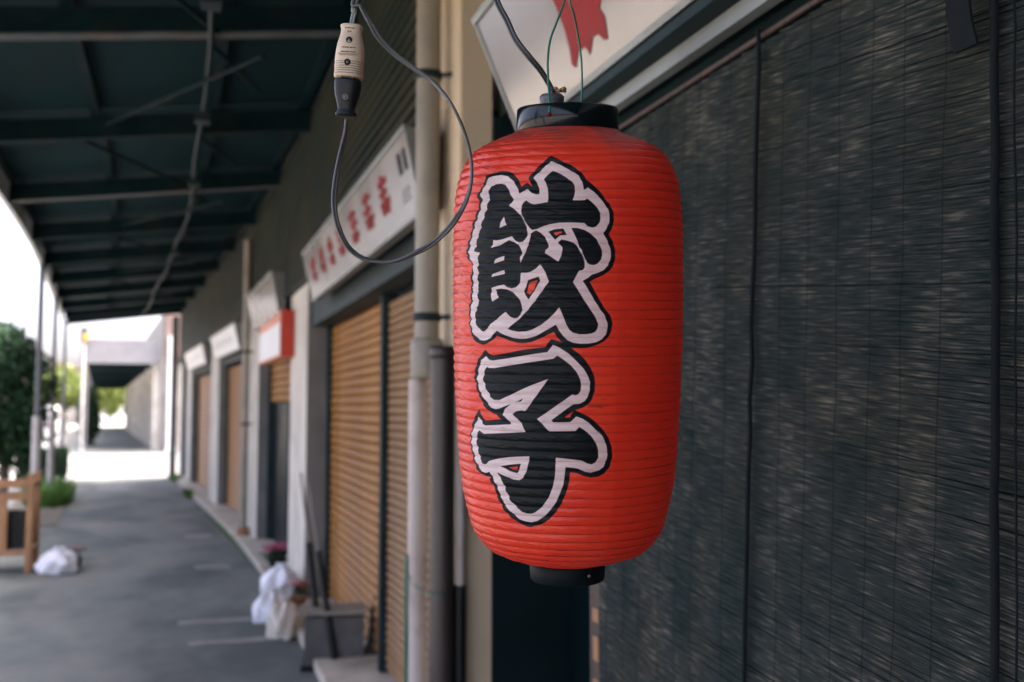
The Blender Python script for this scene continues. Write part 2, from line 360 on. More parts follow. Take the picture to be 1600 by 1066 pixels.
def shutter(x, y0, y1, z0, z1, m, pitch=0.078, bottom=True):
    """roller shutter: one curved lath after another in two guide rails"""
    c = ((x), (y0 + y1) / 2, z0); cb = bend(c)
    root = MB().box(x + 0.03, x + 0.05, y0, y1, z0, z1).build('shutter', M['interior'], shop, True)
    pr = []
    for i in range(7):
        t = i / 6; pr.append((-0.24 * pitch * math.sin(math.pi * t), pitch * 0.93 * t))
    pr += [(0.012, pitch * 0.93), (0.012, 0.0)]
    n = int((z1 - z0) / pitch)
    nseg = 1 if y1 < 8 else 3
    me = None
    for i in range(n):
        if me is None:
            mb = MB().prism([(x + a, z0 + b) for a, b in pr], y0, y1, nseg, smooth=False)
            me = mb.mesh('lath', m, True, (cb[0], cb[1], z0))
        inst(me, 'lath', (cb[0] + random.uniform(-.0015, .0015), cb[1], z0 + i * pitch), root)
    return root
def rails(x, ys_, z0, z1):
    for y in ys_:
        MB().box(x - 0.045, x + 0.02, y - 0.028, y + 0.028, z0, z1).build('shutter_rail', M['dark_metal'], shop, True)
shutter(1.13, 3.80, 5.61, 0.09, 2.20, M['shutter_near'], 0.046)
shutter(1.15, 5.69, 7.96, 0.09, 2.20, M['shutter'], 0.062)
rails(1.13, (3.785, 5.65), 0.08, 2.22)
rails(1.15, (7.975,), 0.08, 2.22)
shutter(1.10, 9.2, 11.6, 1.62, 2.22, M['shutter'], 0.08)
shutter(1.10, 12.9, 15.9, 0.09, 2.22, M['shutter'], 0.08)
shutter(1.10, 17.3, 20.9, 0.09, 2.22, M['shutter'], 0.08)
rails(1.10, (9.15, 11.64, 12.86, 15.94, 17.26, 20.94), 0.08, 2.22)
# shutter boxes under the signs
for a, b in ((3.77, 7.99), (9.09, 11.69), (12.81, 15.99), (17.21, 20.99)):
    MB().ybox(0.985, 1.30, a, b, 2.20, 2.545, 3).build('shutter_box', M['dark_metal'], shop, True)
# dark door under the short shutter of the third shop
d = MB().ybox(1.12, 1.15, 9.2, 11.6, 0.08, 1.61, 3).build('door', M['glass_dark'], shop, True)
MB().box(1.10, 1.119, 9.2, 9.26, 0.08, 1.61).build('door_frame', M['dark_metal'], d, True)
MB().box(1.10, 1.119, 10.38, 10.44, 0.08, 1.61).build('door_frame', M['dark_metal'], d, True)
MB().box(1.085, 1.10, 12.95, 14.1, 0.08, 0.62).build('base_panel', M['black'], shop, True)
# first shop: recessed dark glazed door beside the blind, timber post, head rail
MB().box(1.36, 1.38, 2.05, 3.45, 0.08, 2.55).build('door', M['glass_dark'], shop)
MB().box(1.33, 1.359, 2.60, 2.635, 0.08, 2.55).build('door_stile', M['dark_metal'], shop)
MB().box(1.075, 1.40, 3.44, 3.459, 0.08, 2.62).build('reveal_wall', M['interior'], shop)
MB().box(0.965, 1.36, 2.15, 2.19, 0.08, 2.55).build('reveal_wall', M['interior'], shop)
MB().box(1.10, 1.12, -33, 2.149, 0.08, 2.55).build('window_wall', M['interior'], shop)
post = MB().box(0.945, 0.985, 2.192, 2.25, 0.08, 2.24).build('timber_post', M['wood_dark'], shop)
for zz, hh in ((0.86, 0.05), (0.955, 0.055), (1.045, 0.03)):
    MB().box(0.9425, 0.9449, 2.197, 2.228, zz, zz + hh).build('yellow_tape', M['wood_orange'], post)
MB().prism([(0.905, 2.222), (0.93, 2.222), (0.93, 2.262), (0.915, 2.262), (0.915, 2.236), (0.905, 2.236)], -3, 3.0).build('head_rail', M['gutter'], shop)
MB().box(0.931, 1.19, -3, 3.0, 2.235, 2.262).build('soffit', M['dark_metal'], shop)
MB().box(0.872, 0.928, -3, 2.70, 2.264, 2.286).build('sign_sill', M['dark_metal'], shop)

# ------------------------------------------------------------------ fascia signs, leaning out over the pavement
def fascia(label, y0, y1, xb, zb, xt, zt, m, group=None, bent=True):
    root = thing('fascia_sign', label, 'sign', bend(((xb + xt) / 2, (y0 + y1) / 2, zb)) if bent else (xb, (y0 + y1) / 2, zb), group)
    n = 1 if y1 < 8 else 3
    MB().prism([(xb + .006, zb), (0.924, zb), (0.924, zt), (xt + .006, zt)], y0, y1, n).build('cabinet', M['sign_frame'], root, bent)
    ux, uz = xt - xb, zt - zb; ln = math.hypot(ux, uz); nx, nz = -uz / ln, ux / ln
    def pt(v, off): return (xb + ux * v + nx * off, zb + uz * v + nz * off)
    def slab(v0, v1, o0, o1): return [pt(v0, o0), pt(v1, o0), pt(v1, o1), pt(v0, o1)]
    f = MB().prism(slab(0.015, 0.975, -0.004, 0.004), y0 + 0.012, y1 - 0.012, n).build('face_panel', m, root, bent)
    MB().prism(slab(0.975, 1.03, -0.004, 0.012), y0, y1, n).build('frame_strip', M['gutter'], root, bent)
    MB().prism(slab(-0.03, 0.015, -0.004, 0.010), y0, y1, n).build('frame_strip', M['gutter'], root, bent)
    for ya in (y0, y1 - 0.012):
        MB().prism(slab(0.015, 0.975, -0.004, 0.009), ya, ya + 0.012).build('frame_strip', M['gutter'], root, bent)
    def letter(polys, mm, name='letter', th=0.002):
        mb = MB()
        for poly in polys:
            k = len(poly); vs = []
            for o in (0.0042, 0.0042 + th):
                for (yy, vv) in poly:
                    x, zz = pt(vv, o); vs.append((x, yy, zz))
            mb.add(vs, [tuple(range(k)), tuple(range(k, 2 * k))[::-1]] + [(i, (i + 1) % k, k + (i + 1) % k, k + i) for i in range(k)])
        return mb.build(name, mm, f, bent)
    return letter
L1 = fascia('pale fascia sign with a red brush-stroke character right above the lantern', -3.0, 2.545, 0.87, 2.30, 0.742, 2.60, M['sign_white'], bent=False)
L1([[(2.115, 1.0 - .06), (2.085, .78), (2.072, .60), (2.072, .397), (2.085, .259), (2.102, .157), (2.09, .121), (2.05, .197), (2.011, .191), (2.005, .125), (1.965, .205), (1.937, .198), (1.921, .135), (1.907, .128), (1.885, .257), (1.893, .323), (1.876, .355), (1.82, .50), (1.80, .66), (1.86, .72), (1.90, .66), (1.95, .80), (2.0, .74), (2.03, .94)]], M['red_deep'])
L1([[(1.66, .2), (1.60, .18), (1.52, .62), (1.56, .8), (1.63, .7)], [(1.50, .55), (1.35, .5), (1.33, .6), (1.49, .66)], [(1.46, .9), (1.41, .15), (1.36, .18), (1.40, .92)]], M['red_deep'])
L2 = fascia('long cream fascia sign with seven red characters over the brown roller shutter', 3.70, 7.07, 0.87, 2.31, 0.80, 2.63, M['sign_old'])
def bar(y, v, w, h, sk=0.0): return [(y - w / 2 + sk, v - h / 2), (y + w / 2 + sk, v - h / 2), (y + w / 2 - sk, v + h / 2), (y - w / 2 - sk, v + h / 2)]
redc = [4.28, 4.67, 5.08, 5.52, 5.90, 6.28, 6.70]
rnd = random.Random(3)
for i, y in enumerate(redc):
    ps = [bar(y, .55, .055, .50)]
    for v in (.70, .56, .42): ps.append(bar(y + rnd.uniform(-.02, .02), v + rnd.uniform(-.03, .03), .19 + rnd.uniform(-.03, .03), .085))
    ps.append(bar(y - .06, .36, .045, .16, .012)); ps.append(bar(y + .065, .38, .045, .18, -.014))
    L2([ps[0]], M['red_letter']); L2(ps[1:], M['red_letter'], th=0.0026)
L2([bar(3.895, .69, .06, .26)], M['letter_dark']); L2([bar(3.80, .69, .05, .26)], M['letter_dark'])
for k in range(3): L2([bar(3.83 + k * .055, .30, .012, .17), bar(3.845 + k * .055, .37, .03, .03), bar(3.845 + k * .055, .25, .03, .03)], M['letter_grey'])
fascia('small plain cream fascia sign above the red box sign', 9.3, 11.66, 0.87, 2.43, 0.80, 2.80, M['sign_old'])
L4 = fascia('white fascia sign with faint grey lettering past the tall grey downpipe', 12.9, 15.9, 0.87, 2.30, 0.80, 2.62, M['white'])
for i in range(6): L4([bar(13.5 + i * .38, .5, .16, .10), bar(13.5 + i * .38, .5, .05, .4)], M['letter_grey'])
L5 = fascia('white fascia sign of the farthest closed shop in the row', 17.2, 20.9, 0.87, 2.30, 0.80, 2.62, M['white'])
for i in range(5): L5([bar(17.9 + i * .55, .5, .2, .12)], M['letter_grey'])

# red box sign sticking out from the third shop
bx = thing('box_sign', 'small red and orange box sign with a white face on the third shop', 'sign', bend((0.88, 9.6, 2.0)))
MB().ybox(0.832, 0.945, 8.82, 10.6, 2.0, 2.40, 3).build('cabinet', M['orange_box'], bx, True)
MB().ybox(0.823, 0.831, 8.86, 10.56, 2.02, 2.30, 3).build('white_panel', M['white'], bx, True)
MB().box(0.828, 0.945, 8.805, 8.819, 1.995, 2.405).build('end_panel', M['red_box'], bx, True)
for y in (9.3, 10.2): MB().tube([bend((0.945, y, 2.36)), bend((1.0, y, 2.36))], 0.02, 8).build('bracket', M['dark_metal'], bx)

# ------------------------------------------------------------------ arcade canopy
def cz(x): return 3.40 + 0.13 * (x + 1.5)
can = thing('arcade_canopy', 'long dark steel canopy with cross beams and roofing sheets over the pavement', 'canopy', (-0.3, 8, 3.4))
ys = [-32.2 + 2.1 * i for i in range(28)]
ys = [y for y in ys if y < 23.6] + [23.6]
xs = [-1.46, -0.62, 0.20, 0.950]
for j in range(len(ys) - 1):
    for i in range(3):
        a, b = xs[i], xs[i + 1]; h = 0.20 + random.uniform(-.006, .006)
        MB().prism([(a + .004, cz(a) + h), (b - .004, cz(b) + h), (b - .004, cz(b) + h + .02), (a + .004, cz(a) + h + .02)], ys[j] + .005, ys[j + 1] - .005, 2).build('roof_sheet', M['sheet'], can, True)
for y in ys[:-1] + [23.45]:
    bm_ = MB().prism([(-1.46, cz(-1.46)), (0.925, cz(.925)), (0.925, cz(.925) + .15), (-1.46, cz(-1.46) + .15)], y, y + 0.05).build('beam', M['steel'], can, True)
    MB().prism([(-1.46, cz(-1.46) - .012), (0.925, cz(.925) - .012), (0.925, cz(.925) - .001), (-1.46, cz(-1.46) - .001)], y - 0.03, y + 0.06).build('flange', M['edge' if abs(y - 5.6) < .1 or abs(y - 9.8) < .1 else 'steel'], bm_, True)
for x in (-1.42, -0.62, 0.20, 0.86):
    MB().ybox(x - .03, x + .03, -33, 23.55, cz(x) + .152, cz(x) + .198, 30).build('purlin', M['steel'], can, True)
for j, y in enumerate(ys[:-2]):
    s = 1 if j % 2 else -1
    a = (-0.60 * s - .2, y + .05, 3.53); b = (0.35 * s - .2, y + 2.05, 3.60)
    MB().tube([bend(a), bend(b)], 0.014, 6).build('brace', M['steel'], can)
    MB().tube([bend((0.10, y + .1, 3.60)), bend((0.45, y + 1.0, 3.62))], 0.011, 6).build('brace', M['steel'], can)
# half-round street edge with gutter
pr = [(-1.46 - .10 * math.sin(t), cz(-1.46) + .10 - .13 * math.cos(t)) for t in [math.pi * i / 8 for i in range(9)]]
pr2 = [(x + .008, z_) for x, z_ in pr[::-1]]
MB().prism(pr + pr2, -33, 23.6, 50, smooth=True).build('edge_gutter', M['gutter'], can, True)
MB().prism([(-1.46, cz(-1.46) - .03), (.93, cz(.93) - .03), (.93, cz(.93) + .24), (-1.46, cz(-1.46) + .24)], 23.61, 23.66).build('end_fascia', M['steel'], can, True)
# conduit clipped below the beams, with junction boxes
pts = [bend((0.10 + 0.02 * math.sin(y * 1.3), y, 3.585)) for y in np.arange(-6, 23.3, 0.9)]
cd = MB().tube(pts, 0.015, 8).build('conduit', M['conduit'], can)
for y in (5.0, 7.1, 9.2, 13.4):
    MB().box(0.05, 0.15, y - .06, y + .06, 3.52, 3.57).build('junction_box', M['dark_metal'], cd, True)
# street-side posts
for y, lab in ((13.8, 'thin canopy post beside the dark evergreen tree'), (18.1, 'thin canopy post rising from the weeds'), (23.3, 'last thin canopy post behind the clipped hedge'), (9.4, 'thin canopy post close to the wooden stand'), (5.0, 'thin canopy post at the street edge before the wooden stand')):
    if y < 10: continue
    p = bend((-1.47, y, 0)); root = thing('canopy_post', lab, 'post', p)
    MB().tube([(p[0], p[1], 0.0), (p[0], p[1], 3.41)], 0.034, 12).build('shaft', M['post_dark'], root)
    MB().tube([(p[0], p[1], 0.0), (p[0], p[1], 1.45)], 0.056, 14).build('sleeve', M['post'], root)
    MB().tube([(p[0], p[1], 0.0), (p[0], p[1], 0.03)], 0.09, 14).build('base_plate', M['post'], root)
# dark corner post at the end of the row
p = bend((0.80, 23.75, 0)); cp = thing('corner_post', 'dark steel post at the far corner of the shop row', 'post', p)
MB().tube([(p[0], p[1], 0), (p[0], p[1], 3.62)], 0.075, 12).build('shaft', M['post_dark'], cp)
MB().box(p[0] - .12, p[0] + .12, p[1] - .12, p[1] + .12, 0.0, 0.03).build('base_plate', M['post_dark'], cp)

# ------------------------------------------------------------------ downpipes
p = (0.872, 3.64); dp = thing('downpipe', 'thick grey downpipe with a wide collar beside the lantern', 'pipe', (p[0], p[1], 0))
MB().tube([(p[0], p[1], 1.80), (p[0], p[1], 3.62)], 0.046, 20).build('upper_pipe', M['pipe'], dp)
MB().lathe([(0.0, 0), (0.058, 0), (0.062, .01), (0.062, .135), (0.056, .15), (0.0, .15)], (p[0], p[1], 1.66), 22).build('collar', M['pipe'], dp)
MB().tube([(0.862, 3.735, 0.0), (0.862, 3.735, 1.66)], 0.036, 20).build('lower_pipe', M['pipe_pale'], dp)
for z_ in (1.875, 2.80):
    c_ = MB().lathe([(0.047, 0), (0.052, 0), (0.052, .03), (0.047, .03), (0.047, 0)], (p[0], p[1], z_), 20).build('clamp', M['dark_metal'], dp)
    MB().tube([(p[0] + .03, p[1] - .02, z_ + .015), (0.96, p[1] - .06, z_ + .015)], 0.009, 8).build('bracket_arm', M['dark_metal'], c_)
q = (0.885, 3.445); bp = thing('brown_pipe', 'dark brown capped pipe standing close to the thick grey downpipe', 'pipe', (q[0], q[1], 0))
MB().tube([(q[0], q[1], 0.0), (q[0], q[1], 1.73)], 0.045, 18).build('shaft', M['pipe_brown'], bp)
MB().lathe([(0.0, .05), (0.049, .045), (0.050, 0.0), (0.0, 0.0)], (q[0], q[1], 1.725), 16).build('cap', M['pipe_brown'], bp)
cn = thing('conduit_pipe', 'thin pale conduit fixed to the beige pillar, ending in a dark sleeve', 'pipe', (0.932, 3.40, 0))
MB().tube([(0.947, 3.428, 0.93), (0.947, 3.428, 2.2)], 0.017, 12).build('pale_tube', M['pipe_pale'], cn)
MB().tube([(0.947, 3.428, 0.076), (0.947, 3.428, 0.93)], 0.021, 12).build('dark_sleeve', M['black'], cn)
gw = spline([(0.815, 3.72, 0.0), (0.822, 3.73, 0.45), (0.818, 3.725, 0.85), (0.822, 3.735, 1.0)], 8)
hose = thing('green_hose', 'thin green hose tied to the pale lower half of the downpipe', 'hose', (0.82, 3.6, 0))
MB().tube(gw, 0.006, 8).build('hose_line', M['green_wire'], hose)
tie = [(0.873 + 0.061 * math.cos(t), 3.59 + 0.20 * math.sin(t), 0.915 + .01 * math.sin(t)) for t in [2 * math.pi * i / 24 for i in range(25)]]
MB().tube(tie, 0.0022, 6, caps=False).build('tie_wire', M['green_wire'], hose)
p = bend((0.86, 12.15, 0)); d2 = thing('tall_downpipe', 'tall slim pale downpipe in front of a pillar near the red box sign', 'pipe', p)
MB().tube([(p[0], p[1], 0.0), (p[0], p[1], 3.55)], 0.045, 14).build('shaft', M['pipe'], d2)
MB().tube([(p[0], p[1], 0.0), (p[0], p[1], 0.16)], 0.07, 14).build('foot', M['terracotta'], d2)
for z_ in (1.35, 2.2):
    c_ = MB().lathe([(0.046, 0), (0.054, 0), (0.054, .03), (0.046, .03), (0.046, 0)], (p[0], p[1], z_), 16).build('clamp', M['dark_metal'], d2)
    MB().tube([(p[0] + .04, p[1], z_ + .015), (p[0] + .12, p[1], z_ + .015)], 0.01, 6).build('bracket_arm', M['dark_metal'], c_)

# ================================================================== THE BLIND
bl = thing('reed_blind', 'weathered grey reed blind hanging slightly askew across the first shopfront', 'blind', (0.95, 1.3, 0.5))
T = 0.105
mb = MB(); rng = np.random.RandomState(5)
def slatset(y_far, y_near, z_top, n, pitch, xoff):
    for i in range(n):
        z0 = z_top - i * pitch + rng.uniform(-.0003, .0003); th = pitch * rng.uniform(.45, .52)
        dxs = rng.uniform(-.0012, .0012); segs = 9; vs = []
        ta = T + rng.uniform(-.0005, .0005); ph = rng.uniform(0, 6.28)
        ya = y_far + rng.uniform(-.004, .004); yb = y_near + rng.uniform(-.004, .004)
        if z0 > 2.184: ya = y_far - (z0 - 2.184) / T
        for k in range(segs + 1):
            y = ya + (yb - ya) * k / segs; z = z0 + ta * (y - y_far) + .0004 * math.sin(ph + k * .9)
            x = 0.95 + xoff + dxs + .006 * math.sin(y * 4 + z * 2.2) + .003 * math.sin(z * 9 + y)
            vs += [(x - th, y, z), (x, y, z - th), (x + th, y, z), (x, y, z + th)]
        fs = [(3, 2, 1, 0), (4 * segs, 4 * segs + 1, 4 * segs + 2, 4 * segs + 3)]
        for k in range(segs):
            for c in range(4):
                a, b = 4 * k + c, 4 * k + (c + 1) % 4
                fs.append((a, b, b + 4, a + 4))
        mb.add(vs, fs)
slatset(2.185, 0.45, 2.355, 480, 0.0041, 0.0)
sl = mb.build('slats', M['reed'], bl); sl['kind'] = 'stuff'
# brown head bar
MB().tube([(0.945, 2.19, 2.192), (0.945, 0.4, 2.198)], 0.006, 8).build('head_bar', M['wood_dark'], bl)
MB().box(0.958, 0.972, 0.4, 2.19, 2.18, 2.23).build('head_lath', M['interior'], bl)
def cordline(y0, z0, y1, z1, r, seed):
    rr = random.Random(seed); n = 26
    return [(0.937 + rr.uniform(-.0015, .0015) - .006 * math.sin((y0 + (y1 - y0) * i / n) * 4 + (z0 + (z1 - z0) * i / n) * 2.2) * -1, y0 + (y1 - y0) * i / n + rr.uniform(-.0016, .0016), z0 + (z1 - z0) * i / n) for i in range(n + 1)]
MB().tube(cordline(1.454, 2.20, 1.60, 0.55, .004, 1), 0.0042, 6).build('pull_cord', M['black_matt'], bl)
MB().tube(cordline(0.945, 2.20, 1.005, 0.55, .004, 2), 0.0060, 6).build('pull_cord', M['black_matt'], bl)
MB().tube(cordline(0.915, 2.20, 0.968, 0.55, .004, 9), 0.0016, 5).build('stitch_thread', M['black_matt'], bl)
for k, y in enumerate((2.11, 2.04, 1.95, 1.88, 1.79, 1.72, 1.66, 1.55, 1.38, 1.31, 1.235, 1.16, 1.095, 1.02)):
    MB().tube(cordline(y, 2.19, y + .12, 0.55, .001, 20 + k), 0.00045, 4).build('stitch_thread', M['black_matt'], bl)
# dark strap hanging at the top of the blind
st = MB(); sp = spline([(0.925, 0.985, 2.26), (0.918, 0.985, 2.15), (0.916, 0.982, 2.05), (0.924, 0.98, 2.0)], 6)
vs = []; 
for q_ in sp: vs += [(q_.x, q_.y + .019, q_.z), (q_.x, q_.y - .019, q_.z), (q_.x + .004, q_.y - .019, q_.z), (q_.x + .004, q_.y + .019, q_.z)]
n = len(sp) - 1; fs = [(0, 1, 2, 3), (4 * n, 4 * n + 1, 4 * n + 2, 4 * n + 3)]
for i in range(n):
    for c in range(4):
        a, b = 4 * i + c, 4 * i + (c + 1) % 4; fs.append((a, b, b + 4, a + 4))
st.add(vs, fs)
tag(st.build('hanging_strap', M['black_matt'], None), 'short dark strap hanging in front of the top of the reed blind', 'strap')

# ================================================================== THE LANTERN
LO = Vector((0.38579, 0.97633, 1.61261)); LA = Vector((-0.02781, -0.08055, 0.99636)).normalized()
LF = Vector((-0.36625, -0.92661, -0.08514)); LF = (LF - LA * LF.dot(LA)).normalized(); LS = LA.cross(LF)
LM = Matrix((LF, LS, LA)).transposed().to_4x4(); LM.translation = LO
PROF = [(-224.7, 40.2), (-219.3, 57.7), (-213.9, 74.4), (-209.2, 83.5), (-197.7, 93.9), (-187.6, 99.9), (-173.4, 103.9), (-158.6, 107.7), (-139.7, 110.9), (-124.8, 113.1), (-85.7, 116.0), (-46.6, 118.1), (-2.0, 119.7), (39.8, 120.3), (81.7, 120.3), (123.5, 120.0), (141.0, 119.2), (158.6, 117.7), (174.8, 115.0), (186.9, 110.9), (200.4, 103.2), (209.2, 94.2), (214.6, 84.5), (218.0, 76.4), (220.7, 67.7), (224.7, 58.3), (228.1, 53.6)]
GLYPH = {"outer":[[-83,1853,-39,1809,14,1757,48,1712,67,1681,90,1611,115,1568,141,1525,171,1447,181,1409,192,1396,203,1353,213,1301,215,1258,211,1196,202,1148,189,1108,198,1069,209,1031,216,979,221,935,220,908,218,855,209,807,191,758,164,719,121,681,100,653,117,588,139,510,165,418,191,353,204,301,206,253,201,192,187,135,165,96,131,62,97,40,59,34,21,40,-4,58,-29,101,-47,140,-60,186,-87,162,-121,127,-165,92,-190,83,-227,82,-265,99,-304,125,-341,151,-369,106,-399,74,-430,59,-463,76,-507,121,-526,208,-538,263,-529,318,-541,391,-536,428,-521,501,-521,574,-515,629,-519,693,-519,748,-505,810,-515,866,-545,906,-563,964,-563,993,-549,1046,-532,1108,-516,1179,-505,1241,-491,1302,-468,1380,-460,1442,-483,1501,-480,1546,-442,1607,-451,1631,-431,1673,-434,1701,-394,1724,-336,1731,-292,1719,-265,1692,-238,1638,-216,1560,-189,1596,-159,1545,-186,1636,-152,1722,-122,1787],[-73,122,-54,111,-24,91,17,39,46,-6,76,-63,106,-151,123,-234,127,-304,124,-374,113,-444,98,-487,73,-522,35,-545,60,-570,99,-610,130,-659,157,-713,185,-781,171,-734,195,-815,210,-887,217,-959,214,-1030,203,-1100,181,-1152,148,-1181,112,-1188,80,-1173,45,-1144,13,-1137,9,-1226,-4,-1325,-27,-1434,-55,-1522,-89,-1594,-140,-1659,-193,-1690,-215,-1689,-252,-1672,-282,-1635,-314,-1604,-350,-1532,-362,-1479,-383,-1428,-385,-1373,-402,-1303,-422,-1251,-414,-1231,-452,-1231,-496,-1204,-528,-1174,-533,-1120,-555,-1097,-555,-1032,-567,-987,-573,-937,-560,-892,-566,-847,-545,-797,-566,-840,-544,-780,-543,-743,-518,-674,-479,-576,-455,-628,-430,-679,-380,-667,-328,-654,-355,-610,-378,-604,-414,-568,-439,-525,-454,-472,-471,-438,-487,-366,-493,-312,-504,-267,-494,-193,-481,-128,-455,-54,-410,16,-394,-19,-368,-42,-293,-16,-220,13,-153,32,-101,44]],"white":[[-79,1800,-57,1783,-21,1740,26,1690,52,1650,68,1593,76,1514,96,1539,123,1493,151,1438,166,1395,185,1343,194,1274,190,1204,175,1147,162,1111,182,1038,193,978,199,935,200,924,195,863,184,811,164,766,138,740,109,722,92,692,68,665,88,600,121,483,147,401,169,340,182,270,183,218,176,166,159,122,131,92,97,79,59,77,25,86,1,110,-18,149,-37,201,-51,256,-79,223,-108,188,-138,153,-165,135,-190,124,-222,122,-255,130,-294,156,-341,198,-363,160,-386,124,-411,102,-442,104,-469,126,-499,167,-514,208,-525,263,-519,318,-524,409,-512,455,-505,518,-504,591,-500,655,-501,728,-499,792,-507,874,-532,923,-547,980,-540,981,-528,1034,-520,1088,-504,1158,-489,1220,-473,1290,-454,1359,-448,1412,-442,1475,-461,1524,-452,1559,-425,1608,-430,1636,-408,1673,-373,1688,-333,1690,-294,1669,-262,1619,-240,1558,-224,1490,-188,1536,-165,1492,-143,1477,-127,1480,-130,1538,-142,1592,-160,1636,-129,1702],[-64,68,-33,37,5,-15,38,-80,72,-154,93,-225,103,-286,102,-356,94,-417,79,-460,56,-486,26,-493,-4,-535,-38,-588,-74,-642,-64,-663,13,-660,41,-605,69,-627,99,-667,130,-730,158,-785,144,-733,167,-804,184,-876,192,-957,187,-1028,175,-1089,152,-1123,112,-1143,85,-1133,49,-1100,23,-1092,-9,-1086,-13,-1164,-19,-1253,-35,-1335,-54,-1422,-83,-1501,-118,-1573,-159,-1624,-190,-1641,-227,-1634,-258,-1616,-284,-1583,-309,-1538,-336,-1501,-342,-1456,-360,-1418,-363,-1368,-377,-1307,-392,-1250,-419,-1179,-443,-1196,-472,-1189,-497,-1158,-516,-1120,-533,-1082,-536,-1027,-551,-975,-559,-920,-549,-872,-552,-835,-531,-785,-537,-825,-531,-769,-508,-728,-481,-648,-464,-675,-448,-713,-428,-726,-271,-695,-291,-648,-321,-606,-305,-555,-270,-498,-304,-524,-337,-550,-359,-559,-383,-546,-406,-517,-430,-460,-449,-435,-465,-373,-475,-319,-479,-269,-468,-200,-456,-136,-442,-89,-414,-50,-392,-82,-368,-90,-293,-69,-220,-44,-153,-21,-90,-2]],"black":[[-328,1606,-300,1585,-278,1519,-265,1473,-254,1436,-259,1419,-277,1385,-246,1346,-217,1290,-198,1227,-185,1165,-180,1112,-187,1069,-203,1035,-221,1032,-237,1046,-249,1069,-261,1095,-288,1077,-319,1063,-340,1060,-359,1067,-365,1028,-380,993,-324,1014,-283,1046,-273,1058,-249,1039,-225,1006,-214,975,-207,939,-207,929,-218,890,-216,837,-215,745,-216,684,-221,640,-235,610,-258,599,-283,612,-300,636,-334,626,-370,609,-374,558,-373,477,-329,516,-350,591,-318,600,-283,590,-254,562,-225,509,-209,447,-207,394,-214,350,-230,320,-249,315,-266,329,-278,351,-291,378,-340,312,-374,263,-403,218,-416,191,-432,189,-462,222,-479,263,-486,317,-478,390,-467,435,-459,444,-461,517,-466,571,-459,625,-465,689,-460,761,-465,816,-458,879,-467,925,-450,955,-496,973,-496,984,-478,1018,-474,1072,-460,1134,-444,1195,-438,1248,-426,1291,-409,1369,-406,1405,-396,1448,-392,1502,-411,1546,-389,1582,-361,1604],[-69,1704,-38,1674,-4,1633,22,1592,34,1548,35,1496,31,1452,23,1417,55,1415,80,1419,91,1435,110,1401,135,1354,148,1298,151,1254,145,1206,130,1171,113,1160,94,1170,75,1202,46,1204,5,1207,-37,1205,-78,1193,-108,1178,-134,1153,-155,1144,-160,1144,-174,1169,-194,1231,-210,1290,-213,1325,-214,1374,-192,1429,-173,1400,-151,1385,-120,1392,-88,1401,-87,1473,-91,1535,-100,1588,-111,1620,-90,1663],[16,1159,46,1156,75,1139,105,1105,130,1054,147,994,157,942,158,905,151,862,138,827,121,811,104,813,90,830,79,869,67,930,65,949,54,975,46,1027,34,1087],[-141,1140,-121,1117,-99,1073,-87,1020,-83,985,-87,968,-97,955,-101,925,-78,897,-57,866,-40,842,-28,896,-22,956,-22,975,-33,1001,-43,1019,-26,1051,5,1035,29,1018,42,992,58,931,65,912,73,869,78,826,77,787,69,763,52,758,38,704,25,652,46,583,75,483,105,392,130,310,139,262,137,218,126,188,109,172,84,165,55,164,25,180,9,206,-4,253,-20,340,-37,421,-53,371,-83,310,-121,249,-164,206,-190,191,-226,188,-259,199,-286,214,-254,258,-216,320,-180,394,-145,481,-115,567,-83,658,-96,732,-111,789,-123,822,-141,781,-167,752,-189,744,-216,747,-216,837,-203,893,-191,945,-191,938,-180,999,-169,1059,-167,1111],[-181,674,-129,707,-122,668,-145,585,-177,488,-200,568,-187,613],[-86,1126,-57,1145,-18,1153,-2,1092,-33,1088,-54,1045,-72,1089],[-46,-34,-20,-67,17,-128,42,-189,57,-250,63,-312,60,-364,51,-395,39,-408,22,-399,-16,-456,-59,-518,-102,-581,-141,-633,-116,-683,-84,-748,38,-743,54,-703,78,-733,104,-783,87,-739,113,-798,136,-865,147,-936,146,-998,135,-1046,115,-1063,93,-1054,68,-1026,22,-1013,-54,-996,-56,-1076,-59,-1174,-69,-1273,-91,-1383,-130,-1487,-165,-1537,-186,-1553,-208,-1554,-238,-1538,-268,-1497,-303,-1435,-311,-1376,-323,-1342,-326,-1296,-341,-1253,-368,-1169,-331,-1197,-277,-1228,-241,-1232,-221,-1211,-203,-1151,-190,-1078,-181,-993,-222,-999,-283,-1013,-349,-1036,-414,-1071,-439,-1108,-457,-1114,-474,-1093,-494,-1018,-499,-964,-510,-910,-503,-858,-483,-781,-481,-783,-441,-810,-331,-787,-199,-764,-217,-686,-241,-634,-267,-597,-245,-568,-216,-557,-197,-562,-142,-411,-86,-253,-177,-325,-272,-414,-330,-466,-363,-470,-386,-447,-415,-368,-436,-279,-428,-215,-408,-151,-393,-163,-358,-161,-269,-130,-175,-100,-63,-63],[-348,-1111,-284,-1085,-226,-1068,-246,-1165,-296,-1146],[-251,-481,-224,-460,-205,-439,-217,-473]],"white2":[[-307,1290,-288,1205,-308,1194,-330,1179],[-348,882,-299,911,-299,869,-361,841],[-367,745,-299,774,-299,739,-373,714]],"red":[[-171,654,-134,674,-149,594,-169,540,-185,556,-176,612],[-61,1115,-24,1124,-23,1114,-41,1099,-51,1084],[-13,-614,28,-555,11,-614],[-296,-1117,-244,-1097,-250,-1134,-275,-1132]],"stain":[[124,-430,159,-434,204,-442,177,-447,142,-441],[90,-506,133,-501,168,-496,200,-500,191,-512,219,-523,191,-531,160,-535,142,-522,99,-518]]}
